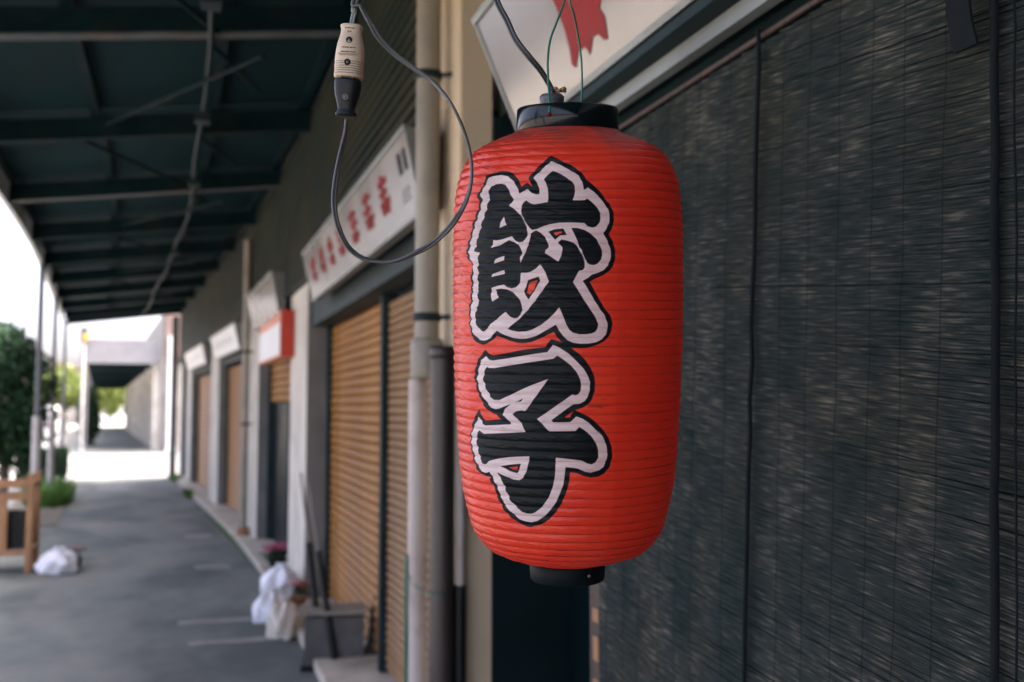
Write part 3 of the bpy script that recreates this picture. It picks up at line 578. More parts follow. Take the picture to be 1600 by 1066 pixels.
def sdf(polys, px, py):
    """signed distance (mm, negative inside) to a union of polygons"""
    best = np.full(px.shape, 1e9)
    for poly in polys:
        P = np.array(poly, float).reshape(-1, 2) / 10.0
        P[:, 0] *= math.pi / 180 * 119.0
        Q = np.roll(P, -1, 0); d = np.full(px.shape, 1e9); ins = np.zeros(px.shape, bool)
        for (ax, ay), (bx_, by) in zip(P, Q):
            ex, ey = bx_ - ax, by - ay; wx, wy = px - ax, py - ay
            t = np.clip((wx * ex + wy * ey) / (ex * ex + ey * ey + 1e-9), 0, 1)
            d = np.minimum(d, (wx - ex * t) ** 2 + (wy - ey * t) ** 2)
            if by != ay: ins ^= ((ay > py) != (by > py)) & (px < ex * (py - ay) / (by - ay) + ax)
        d = np.sqrt(d); best = np.minimum(best, np.where(ins, -d, d))
    return best
lan = thing('paper_lantern', 'large ribbed red paper lantern with black and white brush characters', 'lantern', LO)
lan.rotation_euler = LM.to_euler()
def lchild(o):                       # meshes of the lantern are written in lantern space
    link(o, lan); return o
def lobj(mb_, name, m, parent=None, bevel=0):
    mb_.v = [(p_[0], p_[1], float(tilt(p_[0], p_[2]))) for p_ in mb_.v]
    o = bpy.data.objects.new(name, mb_.mesh(name, m, bevel=bevel)); link(o, parent or lan); return o
def vnoise(u, v, seed):
    r_ = np.random.RandomState(seed); G = r_.rand(64, 64)
    u = np.mod(u, 64); v = np.mod(v, 64); i = np.floor(u).astype(int) % 64; j = np.floor(v).astype(int) % 64
    fu = u - np.floor(u); fv = v - np.floor(v); fu = fu * fu * (3 - 2 * fu); fv = fv * fv * (3 - 2 * fv)
    i1 = (i + 1) % 64; j1 = (j + 1) % 64
    return (G[i, j] * (1 - fu) + G[i1, j] * fu) * (1 - fv) + (G[i, j1] * (1 - fu) + G[i1, j1] * fu) * fv - .5
def tilt(x, z):
    """the top ring hangs a little low on the street side"""
    return z - x * (0.085 * np.clip(z / 0.2, 0, 1) + 0.03 * np.clip(z / 0.2, -1, 0))
def tv(x, y, z): return LM @ Vector((x, y, float(tilt(x, z))))
def lantern_body():
    pz = np.array([p_[0] for p_ in PROF]); prr = np.array([p_[1] for p_ in PROF])
    # arc-length parametrisation keeps the rib rows even over the shoulders
    zz = np.linspace(-224.7, 228.1, 4000); rr = np.interp(zz, pz, prr)
    ker = np.hanning(121); ker /= ker.sum()
    rp = np.pad(rr, 60, mode='reflect', reflect_type='odd'); rr = np.convolve(rp, ker, 'valid')
    s = np.concatenate([[0], np.cumsum(np.hypot(np.diff(zz), np.diff(rr)))])
    NZ, NT, PITCH = 620, 720, 9.2
    sv = np.linspace(0, s[-1], NZ); z = np.interp(sv, s, zz); r = np.interp(sv, s, rr)
    dz = np.gradient(z, sv); dr = np.gradient(r, sv)
    th = np.linspace(-math.pi, math.pi, NT, endpoint=False)
    TH, SV = np.meshgrid(th, sv); Z = np.repeat(z[:, None], NT, 1); RR = np.repeat(r[:, None], NT, 1)
    # slightly wandering ribs
    wob = 0.9 * vnoise(TH * 2.2 + 20, SV / 40, 1)
    t = (SV + wob) / PITCH; fr = t - np.floor(t); row = np.floor(t)
    bul = np.abs(np.sin(math.pi * fr)) ** 0.75
    side = 0.55 + 0.45 * np.clip(-np.sin(TH) * 1.2 + .35, 0, 1)                   # the weathered side sags more
    amp = (1.5 + 0.8 * vnoise(TH * 3 + row * 7.3, row * 1.7, 2)) * (0.75 + .35 * side)
    fold = 1.15 * vnoise(TH * 26 + SV * .9 + row * 3.1, SV / 5.5 + row * 5.7, 3) * bul * side
    fold += 0.7 * vnoise(TH * 60 - SV * 1.6 + row * 11.0, SV / 3.0 + row * 2.3, 4) * bul * side
    edge = np.clip(np.minimum(sv - 1.5, s[-1] - 1.5 - sv) / 6, 0, 1)[:, None]
    off = (bul * amp + fold - 1.2) * edge
    RR = RR + off * np.repeat(dz[:, None], NT, 1); Z2 = Z - off * np.repeat(dr[:, None], NT, 1)
    Xf = RR * np.cos(TH) / 1000
    V = np.stack([Xf, RR * np.sin(TH) / 1000, tilt(Xf, Z2 / 1000)], -1).reshape(-1, 3)
    Zs = tilt(Xf, Z / 1000) * 1000
    idx = np.arange(NZ * NT).reshape(NZ, NT); a = idx[:-1]; b = np.roll(a, -1, 1); c = np.roll(idx[1:], -1, 1); d_ = idx[1:]
    F = np.stack([a, b, c, d_], -1).reshape(-1, 4)
    me = bpy.data.meshes.new('paper_shell')
    me.vertices.add(len(V)); me.vertices.foreach_set('co', V.ravel())
    me.loops.add(F.size); me.loops.foreach_set('vertex_index', F.ravel().astype(np.int32))
    me.polygons.add(len(F)); me.polygons.foreach_set('loop_start', np.arange(0, F.size, 4, dtype=np.int32))
    me.update(); me.polygons.foreach_set('use_smooth', np.ones(len(F), bool))
    # printed characters as distance fields on the paper
    px = (TH * 119.0).ravel(); py = Zs.ravel()
    sel = (px > -125) & (px < 75) & (py > -190) & (py < 206)
    sp_ = np.full(px.shape, 50.0); sw = np.full(px.shape, 50.0); ss = np.full(px.shape, 50.0)
    x_, y_ = px[sel], py[sel]
    o_ = sdf(GLYPH['outer'], x_, y_); rd = sdf(GLYPH['red'], x_, y_)
    w_ = sdf(GLYPH['white'], x_, y_); k_ = sdf(GLYPH['black'], x_, y_); w2 = sdf(GLYPH['white2'], x_, y_)
    sp_[sel] = np.maximum(o_, -rd); sw[sel] = np.minimum(np.maximum(w_, -k_), w2); ss[sel] = sdf(GLYPH['stain'], x_, y_)
    for nme, arr in (('print_edge', sp_), ('white_edge', sw), ('stain_edge', ss), ('height_mm', Z.ravel()), ('rib_fold', fr.ravel()), ('panel_deg', np.degrees(TH).ravel())):
        at = me.attributes.new(nme, 'FLOAT', 'POINT'); at.data.foreach_set('value', arr.astype(np.float32))
    me.validate()
    return me
def lantern_mat():
    m, nt, bs, N, L = nodes('red_lantern_paper')
    def att(n_):
        a = N('ShaderNodeAttribute'); a.attribute_name = n_; return a.outputs['Fac']
    def step(src, soft=0.35):
        r_ = N('ShaderNodeMapRange'); r_.interpolation_type = 'SMOOTHSTEP'
        r_.inputs['From Min'].default_value = soft; r_.inputs['From Max'].default_value = -soft; L(src, r_.inputs['Value']); return r_.outputs[0]
    def mixc(f_, a, b):
        x = N('ShaderNodeMix'); x.data_type = 'RGBA'
        if isinstance(f_, float): x.inputs['Factor'].default_value = f_
        else: L(f_, x.inputs['Factor'])
        for k_, s_ in (('A', a), ('B', b)):
            if isinstance(s_, tuple): x.inputs[k_].default_value = (*s_, 1)
            else: L(s_, x.inputs[k_])
        return x.outputs['Result']
    def noise(scale, stretch=(1, 1, 1), det=5, rough=.55):
        tc = N('ShaderNodeTexCoord'); mp = N('ShaderNodeMapping'); mp.inputs['Scale'].default_value = stretch
        L(tc.outputs['Object'], mp.inputs['Vector']); n_ = N('ShaderNodeTexNoise'); n_.inputs['Scale'].default_value = scale
        n_.inputs['Detail'].default_value = det; n_.inputs['Roughness'].default_value = rough; L(mp.outputs[0], n_.inputs['Vector']); return n_.outputs['Fac']
    def ramp(src, a, b):
        r_ = N('ShaderNodeMapRange'); r_.inputs['From Min'].default_value = a; r_.inputs['From Max'].default_value = b; L(src, r_.inputs['Value']); return r_.outputs[0]
    def mul(a, b):
        x = N('ShaderNodeMath'); x.operation = 'MULTIPLY'
        for i_, s_ in enumerate((a, b)):
            if isinstance(s_, float): x.inputs[i_].default_value = s_
            else: L(s_, x.inputs[i_])
        return x.outputs[0]
    big = noise(9); fine = noise(70, (1, 1, 2.5), 6)
    redc_ = mixc(ramp(big, .3, .7), (0.88, 0.052, 0.024), (0.91, 0.080, 0.030))
    redc_ = mixc(mul(ramp(fine, .5, .8), .35), redc_, (0.58, 0.03, 0.03))
    redc_ = mixc(mul(ramp(att('panel_deg'), 22.4, 23.6), .16), redc_, (0.52, 0.012, 0.016))
    redc_ = mixc(mul(ramp(noise(5, (1, 1, .6), 3), .45, .75), .25), redc_, (0.80, 0.10, 0.05))
    redc_ = mixc(mul(ramp(noise(150, (1, 1, 1), 2), .74, .78), .6), redc_, (0.12, 0.02, 0.02))
    blackc = mixc(ramp(fine, .35, .7), (0.004, 0.009, 0.011), (0.010, 0.015, 0.017))
    whitec = mixc(ramp(fine, .4, .75), (0.86, 0.80, 0.78), (0.78, 0.70, 0.68))
    # shade in the crease between ribs, painted into the red and white
    fr_ = att('rib_fold'); cr = N('ShaderNodeMath'); cr.operation = 'PINGPONG'; cr.inputs[1].default_value = 0.5; L(fr_, cr.inputs[0])
    crease = mul(ramp(cr.outputs[0], .13, .02), ramp(noise(14), .28, .52))
    redc_ = mixc(mul(crease, .8), redc_, (0.13, 0.012, 0.014)); whitec = mixc(mul(crease, .35), whitec, (0.36, 0.24, 0.24))
    c_ = mixc(step(att('print_edge')), redc_, blackc); c_ = mixc(step(att('white_edge')), c_, whitec)
    c_ = mixc(mul(mul(step(att('stain_edge'), 1.2), ramp(noise(60, (1, 1, 6)), .42, .6)), .75), c_, (0.05, 0.015, 0.015))
    # dust on the upper shoulder
    dust = mul(ramp(att('height_mm'), 196., 224.), ramp(noise(30), .25, .6))
    c_ = mixc(mul(dust, .72), c_, (0.13, 0.085, 0.075))
    L(c_, bs.inputs['Base Color'])
    rg = mixc(step(att('print_edge')), (0.30, 0.30, 0.30), (0.40, 0.40, 0.40)); L(rg, bs.inputs['Roughness'])
    sp2 = mixc(step(att('print_edge')), (0.55, 0.55, 0.55), (0.25, 0.25, 0.25)); L(sp2, bs.inputs['Specular IOR Level'])
    b = N('ShaderNodeBump'); b.inputs['Strength'].default_value = 0.25; b.inputs['Distance'].default_value = 0.002
    L(noise(55, (1, 1, 3.5), 6, .6), b.inputs['Height']); L(b.outputs[0], bs.inputs['Normal'])
    tr = N('ShaderNodeBsdfTranslucent'); L(c_, tr.inputs['Color'])
    mx = N('ShaderNodeMixShader'); mx.inputs[0].default_value = 0.4
    L(bs.outputs[0], mx.inputs[1]); L(tr.outputs[0], mx.inputs[2]); L(mx.outputs[0], nt.nodes['Material Output'].inputs['Surface'])
    return m
shell = lantern_body(); shell.materials.append(lantern_mat())
lchild(bpy.data.objects.new('paper_shell', shell))
# lacquered rings at both ends (hollow, with a rim)
def ring(z0, z1, r0, r1, wall):
    return MB().lathe([(r0 - wall, z0), (r0 - .0012, z0), (r0, z0 + .0012), (r1, z1 - .0018), (r1 - .0014, z1), (r1 - wall, z1), (r0 - wall, z0)], (0, 0, 0), 72)
tr_ = lobj(ring(0.2275, 0.2520, 0.0538, 0.0530, 0.0035), 'top_ring', M['lacquer'])
br_ = lobj(ring(-0.2435, -0.2245, 0.0392, 0.0402, 0.003), 'bottom_ring', M['lacquer_dull'])
lobj(MB().lathe([(0.0403, -.2246), (0.0409, -.2246), (0.0409, -.2236), (0.0403, -.2236), (0.0403, -.2246)], (0, 0, 0), 64), 'gilt_line', M['gold_edge'], br_)
lobj(MB().lathe([(0.0539, .2262), (0.0545, .2262), (0.0545, .2274), (0.0539, .2274), (0.0539, .2262)], (0, 0, 0), 64), 'gilt_line', M['gold_edge'], tr_)
for a in (1.9, -1.9, 0.6):
    lobj(MB().lathe([(0, .0014), (.0018, .001), (.0022, 0), (0, 0)], (.0396 * math.cos(a), .0396 * math.sin(a), -.233), 10, axis=(math.cos(a), math.sin(a), 0)), 'rivet', M['brass'], br_)
# cross bar in the ring that carries lamp holder and cord grip
lobj(MB().box(-.006, .006, -.0495, .0495, .2405, .2445), 'cross_bar', M['dark_metal'], tr_)
gp = lobj(MB().lathe([(0, .2445), (.010, .2445), (.0122, .247), (.0125, .2535), (.0112, .2555), (.0126, .2575), (.0128, .2625), (.0105, .265), (0, .2655)], (0.016, -0.016, 0), 28), 'cord_grip', M['rubber_grey'])
lobj(MB().lathe([(0, .198), (.013, .198), (.016, .206), (.016, .232), (.012, .2405), (0, .2405)], (0, 0, 0), 20), 'lamp_holder', M['black'])
mbk = MB()
rk = random.Random(4)
for i in range(9):
    c_ = (0.016 + rk.uniform(-.006, .006), -0.007 + rk.uniform(-.006, .005), .2665 + rk.uniform(-.002, .005))
    mbk.lathe([(0, -.0022), (.0022, -.001), (.0024, .0008), (0, .0022)], c_, 6, axis=(rk.uniform(-1, 1), rk.uniform(-1, 1), 1), smooth=False)
lobj(mbk, 'twine_knot', M['twine'], gp)

# ------------------------------------------------------------------ hanging wires, cords, connector, and the arm they hang from
CF = Vector((0.31449, 0.94687, 0.06733)).normalized(); CR = Vector((0.94902, -0.31521, 0)); CU = CR.cross(CF)
CC = Vector((0, 0, 1.55))
def P3(x, y, dpt): return CC + (CF + CR * ((x - 800) / 1556) - CU * ((y - 533) / 1556)) * dpt
arm = thing('lantern_arm', 'steel arm reaching out from the fascia sign, carrying the lantern', 'bracket', (0.9, 0.95, 2.32))
MB().tube([(0.10, 0.945, 2.32), (0.86, 0.945, 2.32)], 0.011, 14).build('rod', M['steel'], arm)
MB().box(0.845, 0.875, 0.89, 1.0, 2.275, 2.385).build('wall_plate', M['steel'], arm)
MB().tube([(0.32, 0.945, 2.32), (0.80, 0.945, 2.44)], 0.007, 10).build('stay', M['steel'], arm)
ARM = Vector((0, 0.945, 2.32))
def armloop(x, r=0.0145, n=14):
    return [Vector((x + .002 * i / n, 0.945 + r * math.cos(2 * math.pi * i / n), 2.32 + r * math.sin(2 * math.pi * i / n))) for i in range(n + 1)]
hw = thing('hanging_wires', 'pair of thin green wires holding up the lantern', 'wire', (0.405, 0.945, 1.87))
front_hole = tv(0.0510, -0.0185, 0.2400); back_hole = tv(-0.0450, 0.0200, 0.2430)
wl_ = spline([tv(.0470, -.0185, .2395), front_hole, P3(859, 165, 0.998), P3(857, 130, 1.01), P3(856, 95, 1.018), P3(860, 62, 1.025), P3(871, 32, 1.03), P3(882, 0, 1.035), P3(890, -60, 1.035), Vector((0.425, 0.938, 2.30)), Vector((0.425, 0.930, 2.32))], 10) + armloop(0.425)
MB().tube(wl_, 0.00115, 8).build('wire', M['green_wire'], hw)
wr_ = spline([back_hole, P3(909, 166, 1.085), P3(909.5, 130, 1.08), P3(908, 90, 1.075), P3(902, 50, 1.065), P3(896, 20, 1.05), P3(890, 0, 1.045), P3(888, -60, 1.04), Vector((0.437, 0.952, 2.30)), Vector((0.437, 0.960, 2.32))], 10) + armloop(0.437)
MB().tube(wr_, 0.00115, 8).build('wire', M['green_wire'], hw)
MB().lathe([(0, 0), (.002, .0005), (.002, .0015), (0, .002)], front_hole, 8, axis=LM.to_3x3() @ Vector((1, 0, 0))).build('crimp', M['red_letter'], hw)

def twin(ctrl, r, gap, name, m, parent, per=12, twist=None, tail=None):
    c_ = spline(ctrl, per) + (tail or []); n = len(c_); A = []; B_ = []
    for i, p_ in enumerate(c_):
        t = (c_[min(i + 1, n - 1)] - c_[max(i - 1, 0)]).normalized(); sd = t.cross(CF).normalized()
        w = sd * math.cos(twist(i / n)) + t.cross(sd) * math.sin(twist(i / n)) if twist else sd
        A.append(p_ + w * gap); B_.append(p_ - w * gap)
    MB().tube(A, r, 10).build(name, m, parent); MB().tube(B_, r, 10).build(name, m, parent)
pc = thing('power_cord', 'dark twin cord looping in front of the lantern from its black plug', 'cord', P3(610, 410, .97))
D_ = 0.965
loop = [(541, 186), (539, 210), (531, 245), (524, 285), (522, 318), (527, 350), (541, 382), (562, 401), (590, 409), (618, 408), (648, 396), (676, 380), (703, 355), (722, 327), (734, 296), (737, 262), (732, 228), (719, 190), (701, 156), (676, 128), (648, 108), (617, 85), (594, 62), (578, 36), (564, 10), (556, -8)]
ctrl = [P3(x, y, D_ - (0.012 if x > 690 else 0.0) + .004 * math.sin(i)) for i, (x, y) in enumerate(loop)]
ctrl += [Vector((0.205, 0.925, 2.06)), Vector((0.215, 0.93, 2.2)), Vector((0.215, 0.932, 2.30)), Vector((0.215, 0.93, 2.325)), Vector((0.225, 0.945, 2.3345)), Vector((0.27, 0.945, 2.3345)), Vector((0.33, 0.945, 2.3345)), Vector((0.345, 0.935, 2.325)), Vector((0.35, 0.931, 2.29)), Vector((0.352, 0.94, 2.12))]
twin(ctrl, 0.00155, 0.0013, 'cord_strand', M['rubber_grey'], pc, 8, lambda t: 0.5 + 2.2 * math.sin(9 * t + .4))
lead = [P3(760, -60, 1.04), P3(776, 0, 1.03), P3(792, 32, 1.025), P3(806, 62, 1.02), P3(826, 88, 1.02), P3(843, 108, 1.025), P3(857, 130, 1.032), P3(867, 150, 1.036), tv(0.016, -0.016, 0.268), tv(0.016, -0.016, 0.255)]
twin([ctrl[-1]] + lead, 0.0018, 0.0016, 'cord_strand', M['rubber'], pc, 8, lambda t: 0.3 + 1.0 * t)
# connector: cream socket and black plug
ax = (P3(550, 40, D_) - P3(540.5, 184, D_)).normalized()
def loft(rings, base, name, m, parent, sq=2.6, seg=28):
    """rings: (distance up the axis, half width, half depth), rounded-rectangle sections"""
    w = CR - ax * CR.dot(ax); w.normalize(); dpt = ax.cross(w); vs = []
    for h, a, b in rings:
        for k in range(seg):
            t = 2 * math.pi * k / seg; c_, s_ = math.cos(t), math.sin(t)
            vs.append(base + ax * h + w * (a * math.copysign(abs(c_) ** (2 / sq), c_)) + dpt * (b * math.copysign(abs(s_) ** (2 / sq), s_)))
    n = len(rings); fs = [tuple(range(seg))[::-1], tuple(range((n - 1) * seg, n * seg))]
    fs += [(i * seg + k, i * seg + (k + 1) % seg, (i + 1) * seg + (k + 1) % seg, (i + 1) * seg + k) for i in range(n - 1) for k in range(seg)]
    return MB().add(vs, fs, True).build(name, m, parent)
pb = P3(540.5, 183, D_); sc_ = D_ / 1556
plug = thing('plug', 'black two-pin plug pushed into the cream socket', 'plug', pb)
H = lambda ypx: (183 - ypx) * sc_
loft([(H(182), .0085, .0065), (H(181), .0102, .0075), (H(178), .0104, .0076), (H(175), .0088, .0068), (H(170), .0082, .0066), (H(162), .0095, .0076), (H(150), .0118, .0092), (H(138), .0129, .0100), (H(130), .0131, .0102), (H(126.5), .0130, .0101), (H(125.5), .0124, .0096)], pb, 'body', M['black'], plug)
sk = thing('socket', 'cream bakelite cord socket with two dark screws and printed text', 'socket', pb + ax * H(122))
loft([(H(123), .0128, .0104), (H(122), .0136, .0112)] + [r_ for k in range(6) for r_ in ((H(120.5 - k * 3.6), .0139, .0115), (H(118.2 - k * 3.6), .0139, .0115), (H(117.9 - k * 3.6), .0134, .0110), (H(117.3 - k * 3.6), .0134, .0110))] + [(H(98), .0139, .0114), (H(90), .0138, .0113), (H(80), .0134, .0110), (H(70), .0125, .0102), (H(62), .0113, .0092), (H(54), .0101, .0083), (H(48), .0098, .0080), (H(44), .0105, .0084), (H(41.5), .0108, .0086), (H(40), .0098, .0078)], pb, 'body', M['bakelite'], sk)
for k in range(6):
    loft([(H(118.0 - k * 3.6), .01355, .01115), (H(117.2 - k * 3.6), .01355, .01115)], pb, 'groove', M['groove'], sk)
wv = (CR - ax * CR.dot(ax)).normalized(); fv = ax.cross(wv)
if fv.dot(CF) > 0: fv = -fv
for (yp, dpt_, rad, par, mm) in ((67, .0098, .0031, sk, 'black'), (102, .0115, .0031, sk, 'black'), (155, .0090, .0028, plug, 'screw')):
    s_ = MB().lathe([(0, -.004), (rad, -.004), (rad, .0004), (rad * .72, .0008), (rad * .66, .0001), (rad * .3, .0001), (0, .0001)], pb + ax * H(yp) + fv * dpt_, 20, axis=fv).build('screw', M[mm], par)
    MB().lathe([(0, 0), (rad * .45, 0), (rad * .45, .0005), (0, .0005)], pb + ax * H(yp) + fv * (dpt_ + .0002), 12, axis=fv).build('screw_head', M['screw'], s_)
for s_ in (-1, 1):
    loft([(H(127), .0008, .003), (H(121), .0008, .003)], pb + wv * (.0055 * s_) + fv * .006, 'pin', M['brass'], plug, seg=8)
def ptext(txt, yp, dpt_, size, dxw=0.0):
    cu = bpy.data.curves.new('print', 'FONT'); cu.body = txt; cu.size = size; cu.align_x = 'CENTER'; cu.align_y = 'CENTER'; cu.extrude = 0.00004
    tmp = bpy.data.objects.new('print_tmp', cu); COL.objects.link(tmp)
    dg = bpy.context.evaluated_depsgraph_get(); me = bpy.data.meshes.new_from_object(tmp.evaluated_get(dg)); bpy.data.objects.remove(tmp)
    me.materials.clear(); me.materials.append(M['groove']); o = bpy.data.objects.new('print', me); link(o, sk)
    mt = Matrix((wv, ax, fv)).transposed().to_4x4(); mt.translation = pb + ax * H(yp) + fv * dpt_ + wv * dxw - wloc(sk)
    o.matrix_local = mt
ptext('MADE IN JAPAN', 90, .0117, .0027)
for yp, dpt_, ws_ in ((47.5, .00835, (2, 3, 1, 3)), (53, .0087, (2, 2)), (79, .0113, (1, 2, 4, 3, 2)), (86, .0117, (3, 1, 4, 2, 3))):   # worn print, no longer readable
    x_ = -sum(ws_) * .0005 - .0004
    for w_ in ws_:
        q0 = pb + ax * H(yp) + fv * dpt_ + wv * x_; q1 = q0 + wv * (w_ * .0010 - .0004)
        MB().tube([q0, q1], .00045, 5).build('worn_print', M['groove'], sk); x_ += w_ * .0011
sup = thing('supply_cord', 'thin cord rising from the top of the cream socket', 'cord', P3(551, 30, D_))
twin([pb + ax * H(44), P3(551, 30, D_), P3(555, 14, D_), P3(558, -6, D_), Vector((0.195, 0.93, 2.1)), Vector((0.19, 0.931, 2.3)), Vector((0.185, 0.93, 2.325)), Vector((0.18, 0.945, 2.3345)), Vector((0.15, 0.945, 2.3345)), Vector((0.12, 0.945, 2.3335))], 0.0013, 0.0011, 'cord_strand', M['gutter'], sup, 8)

# ================================================================== THINGS ON THE PAVEMENT
def leaf_mesh(pts, size, seed, name='leaf', elong=1.8):
    r_ = np.random.RandomState(seed); n = len(pts); pts = np.asarray(pts)
    d1 = r_.randn(n, 3); d1 /= np.linalg.norm(d1, axis=1)[:, None]; d2 = np.cross(d1, r_.randn(n, 3)); d2 /= np.linalg.norm(d2, axis=1)[:, None]
    s_ = size * (0.6 + .8 * r_.rand(n))[:, None]
    nn = np.cross(d1, d2)
    V = np.stack([pts - d1 * s_ * elong, pts + d2 * s_ * .6 + nn * s_ * .25, pts + d1 * s_ * elong, pts - d2 * s_ * .6 + nn * s_ * .25], 1).reshape(-1, 3)
    F = np.arange(4 * n).reshape(-1, 4)
    return V, F
def leaf_obj(name, pts, size, seed, m, parent=None, kind=None, elong=1.8):
    V, F = leaf_mesh(pts, size, seed, elong=elong); off = np.array(wloc(parent)) if parent else np.array([V[:, 0].mean(), V[:, 1].mean(), V[:, 2].min()])
    me = bpy.data.meshes.new(name); me.from_pydata((V - off).tolist(), [], F.tolist()); me.materials.append(m)
    o = bpy.data.objects.new(name, me); link(o, parent)
    if parent is None: o.location = off
    if kind: o['kind'] = kind
    return o
def blob_pts(c, rad, n, seed, clumps=14, hollow=.35):
    r_ = np.random.RandomState(seed); out = []
    cs = []
    for i in range(clumps):
        d = r_.randn(3); d /= np.linalg.norm(d); cs.append(np.array(c) + d * np.array(rad) * r_.uniform(.35, .8))
    for i in range(n):
        k = r_.randint(clumps); d = r_.randn(3); d /= np.linalg.norm(d)
        out.append(cs[k] + d * np.array(rad) * .42 * (hollow + (1 - hollow) * r_.rand() ** .5))
    return np.array(out)
def tree(label, base, h, rad, n, size, m, seed, trunk_r=.07, crown_c=.6, cat='tree', name='tree', group=None, clumps=16):
    root = thing(name, label, cat, base, group); b = Vector(base); r_ = random.Random(seed)
    cc = b + Vector((0, 0, h - rad[2]))
    tr = MB(); top = cc + Vector((r_.uniform(-.1, .1), r_.uniform(-.1, .1), rad[2] * .3))
    tr.tube([b, b + (top - b) * .33 + Vector((.04, .02, 0)), b + (top - b) * .66, top], [trunk_r, trunk_r * .8, trunk_r * .55, trunk_r * .2], 10)
    for i in range(7):
        a = i * 0.9 + r_.random(); s_ = b + (top - b) * (.4 + .07 * i); e_ = cc + Vector((math.cos(a) * rad[0] * .7, math.sin(a) * rad[1] * .7, r_.uniform(-.3, .6) * rad[2]))
        tr.tube([s_, (s_ + e_) / 2 + Vector((0, 0, .06)), e_], [trunk_r * .4, trunk_r * .25, trunk_r * .08], 7)
    tr.build('trunk', M['bark'], root)
    leaf_obj('crown', blob_pts(cc, rad, n, seed, clumps), size, seed + 1, m, root)
    return root
tree('bushy dark evergreen tree at the street edge of the pavement', bend((-2.0, 15.6, 0)), 2.7, (.74, .9, 1.25), 7500, .036, M['leaf'], 11, .08)
tree('yellow-green street tree in the sun beyond the crossing', (-7.2, 72, -.12), 4.6, (2.0, 2.0, 1.6), 2500, .10, M['leaf_yellow'], 21, .12)
tree('bright yellow-green tree closing the view at the far end of the arcade', (-6.4, 104, -.12), 5.5, (2.4, 2.4, 2.2), 2500, .12, M['leaf_yellow'], 31, .14)
tree('dark rounded shrub at the mouth of the far arcade', bend((-1.12, 45.5, 0)), 2.7, (.55, .9, 1.35), 2600, .06, M['leaf'], 41, .06, name='shrub', cat='shrub')
# clipped hedge by the crossing
hd = thing('hedge', 'low clipped dark green hedge at the street edge before the crossing', 'hedge', bend((-1.75, 22.4, 0)))
r_ = np.random.RandomState(8); pts = np.array([bend((-1.75 + r_.uniform(-.45, .42), 22.2 + r_.uniform(-1.1, 1.1), .06 + .66 * r_.rand() ** .6)) for i in range(4200)])
leaf_obj('foliage', pts, .028, 81, M['leaf'], hd)
for i in range(5):
    p = bend((-1.75, 21.4 + i * .4, 0)); MB().tube([p, (p[0] + .03, p[1], .5)], [.015, .006], 6).build('stem', M['bark'], hd)
# weeds
def weeds(label, c, rx, ry, h, n, seed, m='leaf_bright'):
    r_ = np.random.RandomState(seed); mb = MB()
    for i in range(n):
        a = r_.uniform(0, 6.28); q = math.sqrt(r_.rand()); p = bend((c[0] + rx * q * math.cos(a), c[1] + ry * q * math.sin(a), c[2])); hh = h * r_.uniform(.4, 1.0); l = r_.uniform(0, 6.28); w = r_.uniform(.004, .010)
        dx_, dy_ = math.cos(l) * hh * .5, math.sin(l) * hh * .5; sx, sy = -math.sin(l) * w, math.cos(l) * w
        mb.add([(p[0] - sx, p[1] - sy, p[2]), (p[0] + sx, p[1] + sy, p[2]), (p[0] + dx_ * .4 + sx, p[1] + dy_ * .4 + sy, p[2] + hh * .65), (p[0] + dx_ * .4 - sx, p[1] + dy_ * .4 - sy, p[2] + hh * .65), (p[0] + dx_, p[1] + dy_, p[2] + hh)], [(0, 1, 2, 3), (3, 2, 4)])
    o = mb.build('weeds', M[m], None); tag(o, label, 'weeds', kind='stuff')
weeds('clump of bright green weeds at the foot of the canopy post', (-1.50, 18.2, 0), .38, 1.3, .42, 1500, 1)
weeds('fringe of small weeds growing along the foot of the doorsteps', (0.75, 13.5, 0), .03, 3.0, .05, 130, 2)
weeds('tuft of weeds at the far corner of the shop row', (0.80, 22.6, 0), .10, .8, .16, 260, 3)
weeds('small tuft of weeds before the pillar of the closed shops', (0.74, 18.6, 0), .06, .6, .15, 200, 4)
# planting strip with bare earth
struct('planting_strip', MB().ybox(-2.0, -1.22, 14.5, 23.4, 0.002, 0.014, 8), M['earth'])

# wooden stand at the street edge
X0, Y0 = -1.33, 10.45
ws = thing('wooden_stand', 'open stand of pale orange timber standing at the street edge', 'stand', (X0 - .5, Y0 + .2, 0))
for x in (X0, X0 - 1.05):
    for y in (Y0, Y0 + .5):
        MB().box(x - .028, x + .028, y - .028, y + .028, 0, 0.93).build('leg', M['wood_orange'], ws, bevel=.004)
for y in (Y0, Y0 + .5):
    for z_, h in ((.80, .05), (.685, .04), (.17, .045)):
        MB().box(X0 - 1.02, X0 - .03, y - .02, y + .02, z_, z_ + h).build('rail', M['wood_orange'], ws, bevel=.003)
for z_ in (.80, .17):
    for x in (X0, X0 - 1.05): MB().box(x - .018, x + .018, Y0 + .03, Y0 + .47, z_, z_ + .045).build('side_rail', M['wood_orange'], ws)
for k in range(3): MB().box(X0 - .30 - k * .32, X0 - .19 - k * .32, Y0 - .014, Y0 + .010, .215, .684).build('slat', M['wood_orange'], ws, bevel=.003)
MB().box(X0 - 1.0, X0 - .05, Y0 + .06, Y0 + .44, .216, .23).build('shelf', M['wood_dark'], ws)
crate = thing('dark_crate', 'dark crate stored on the shelf of the wooden stand', 'crate', (X0 - .5, Y0 + .25, .231))
MB().box(X0 - .95, X0 - .08, Y0 + .08, Y0 + .42, .231, .25).build('bottom', M['black'], crate)
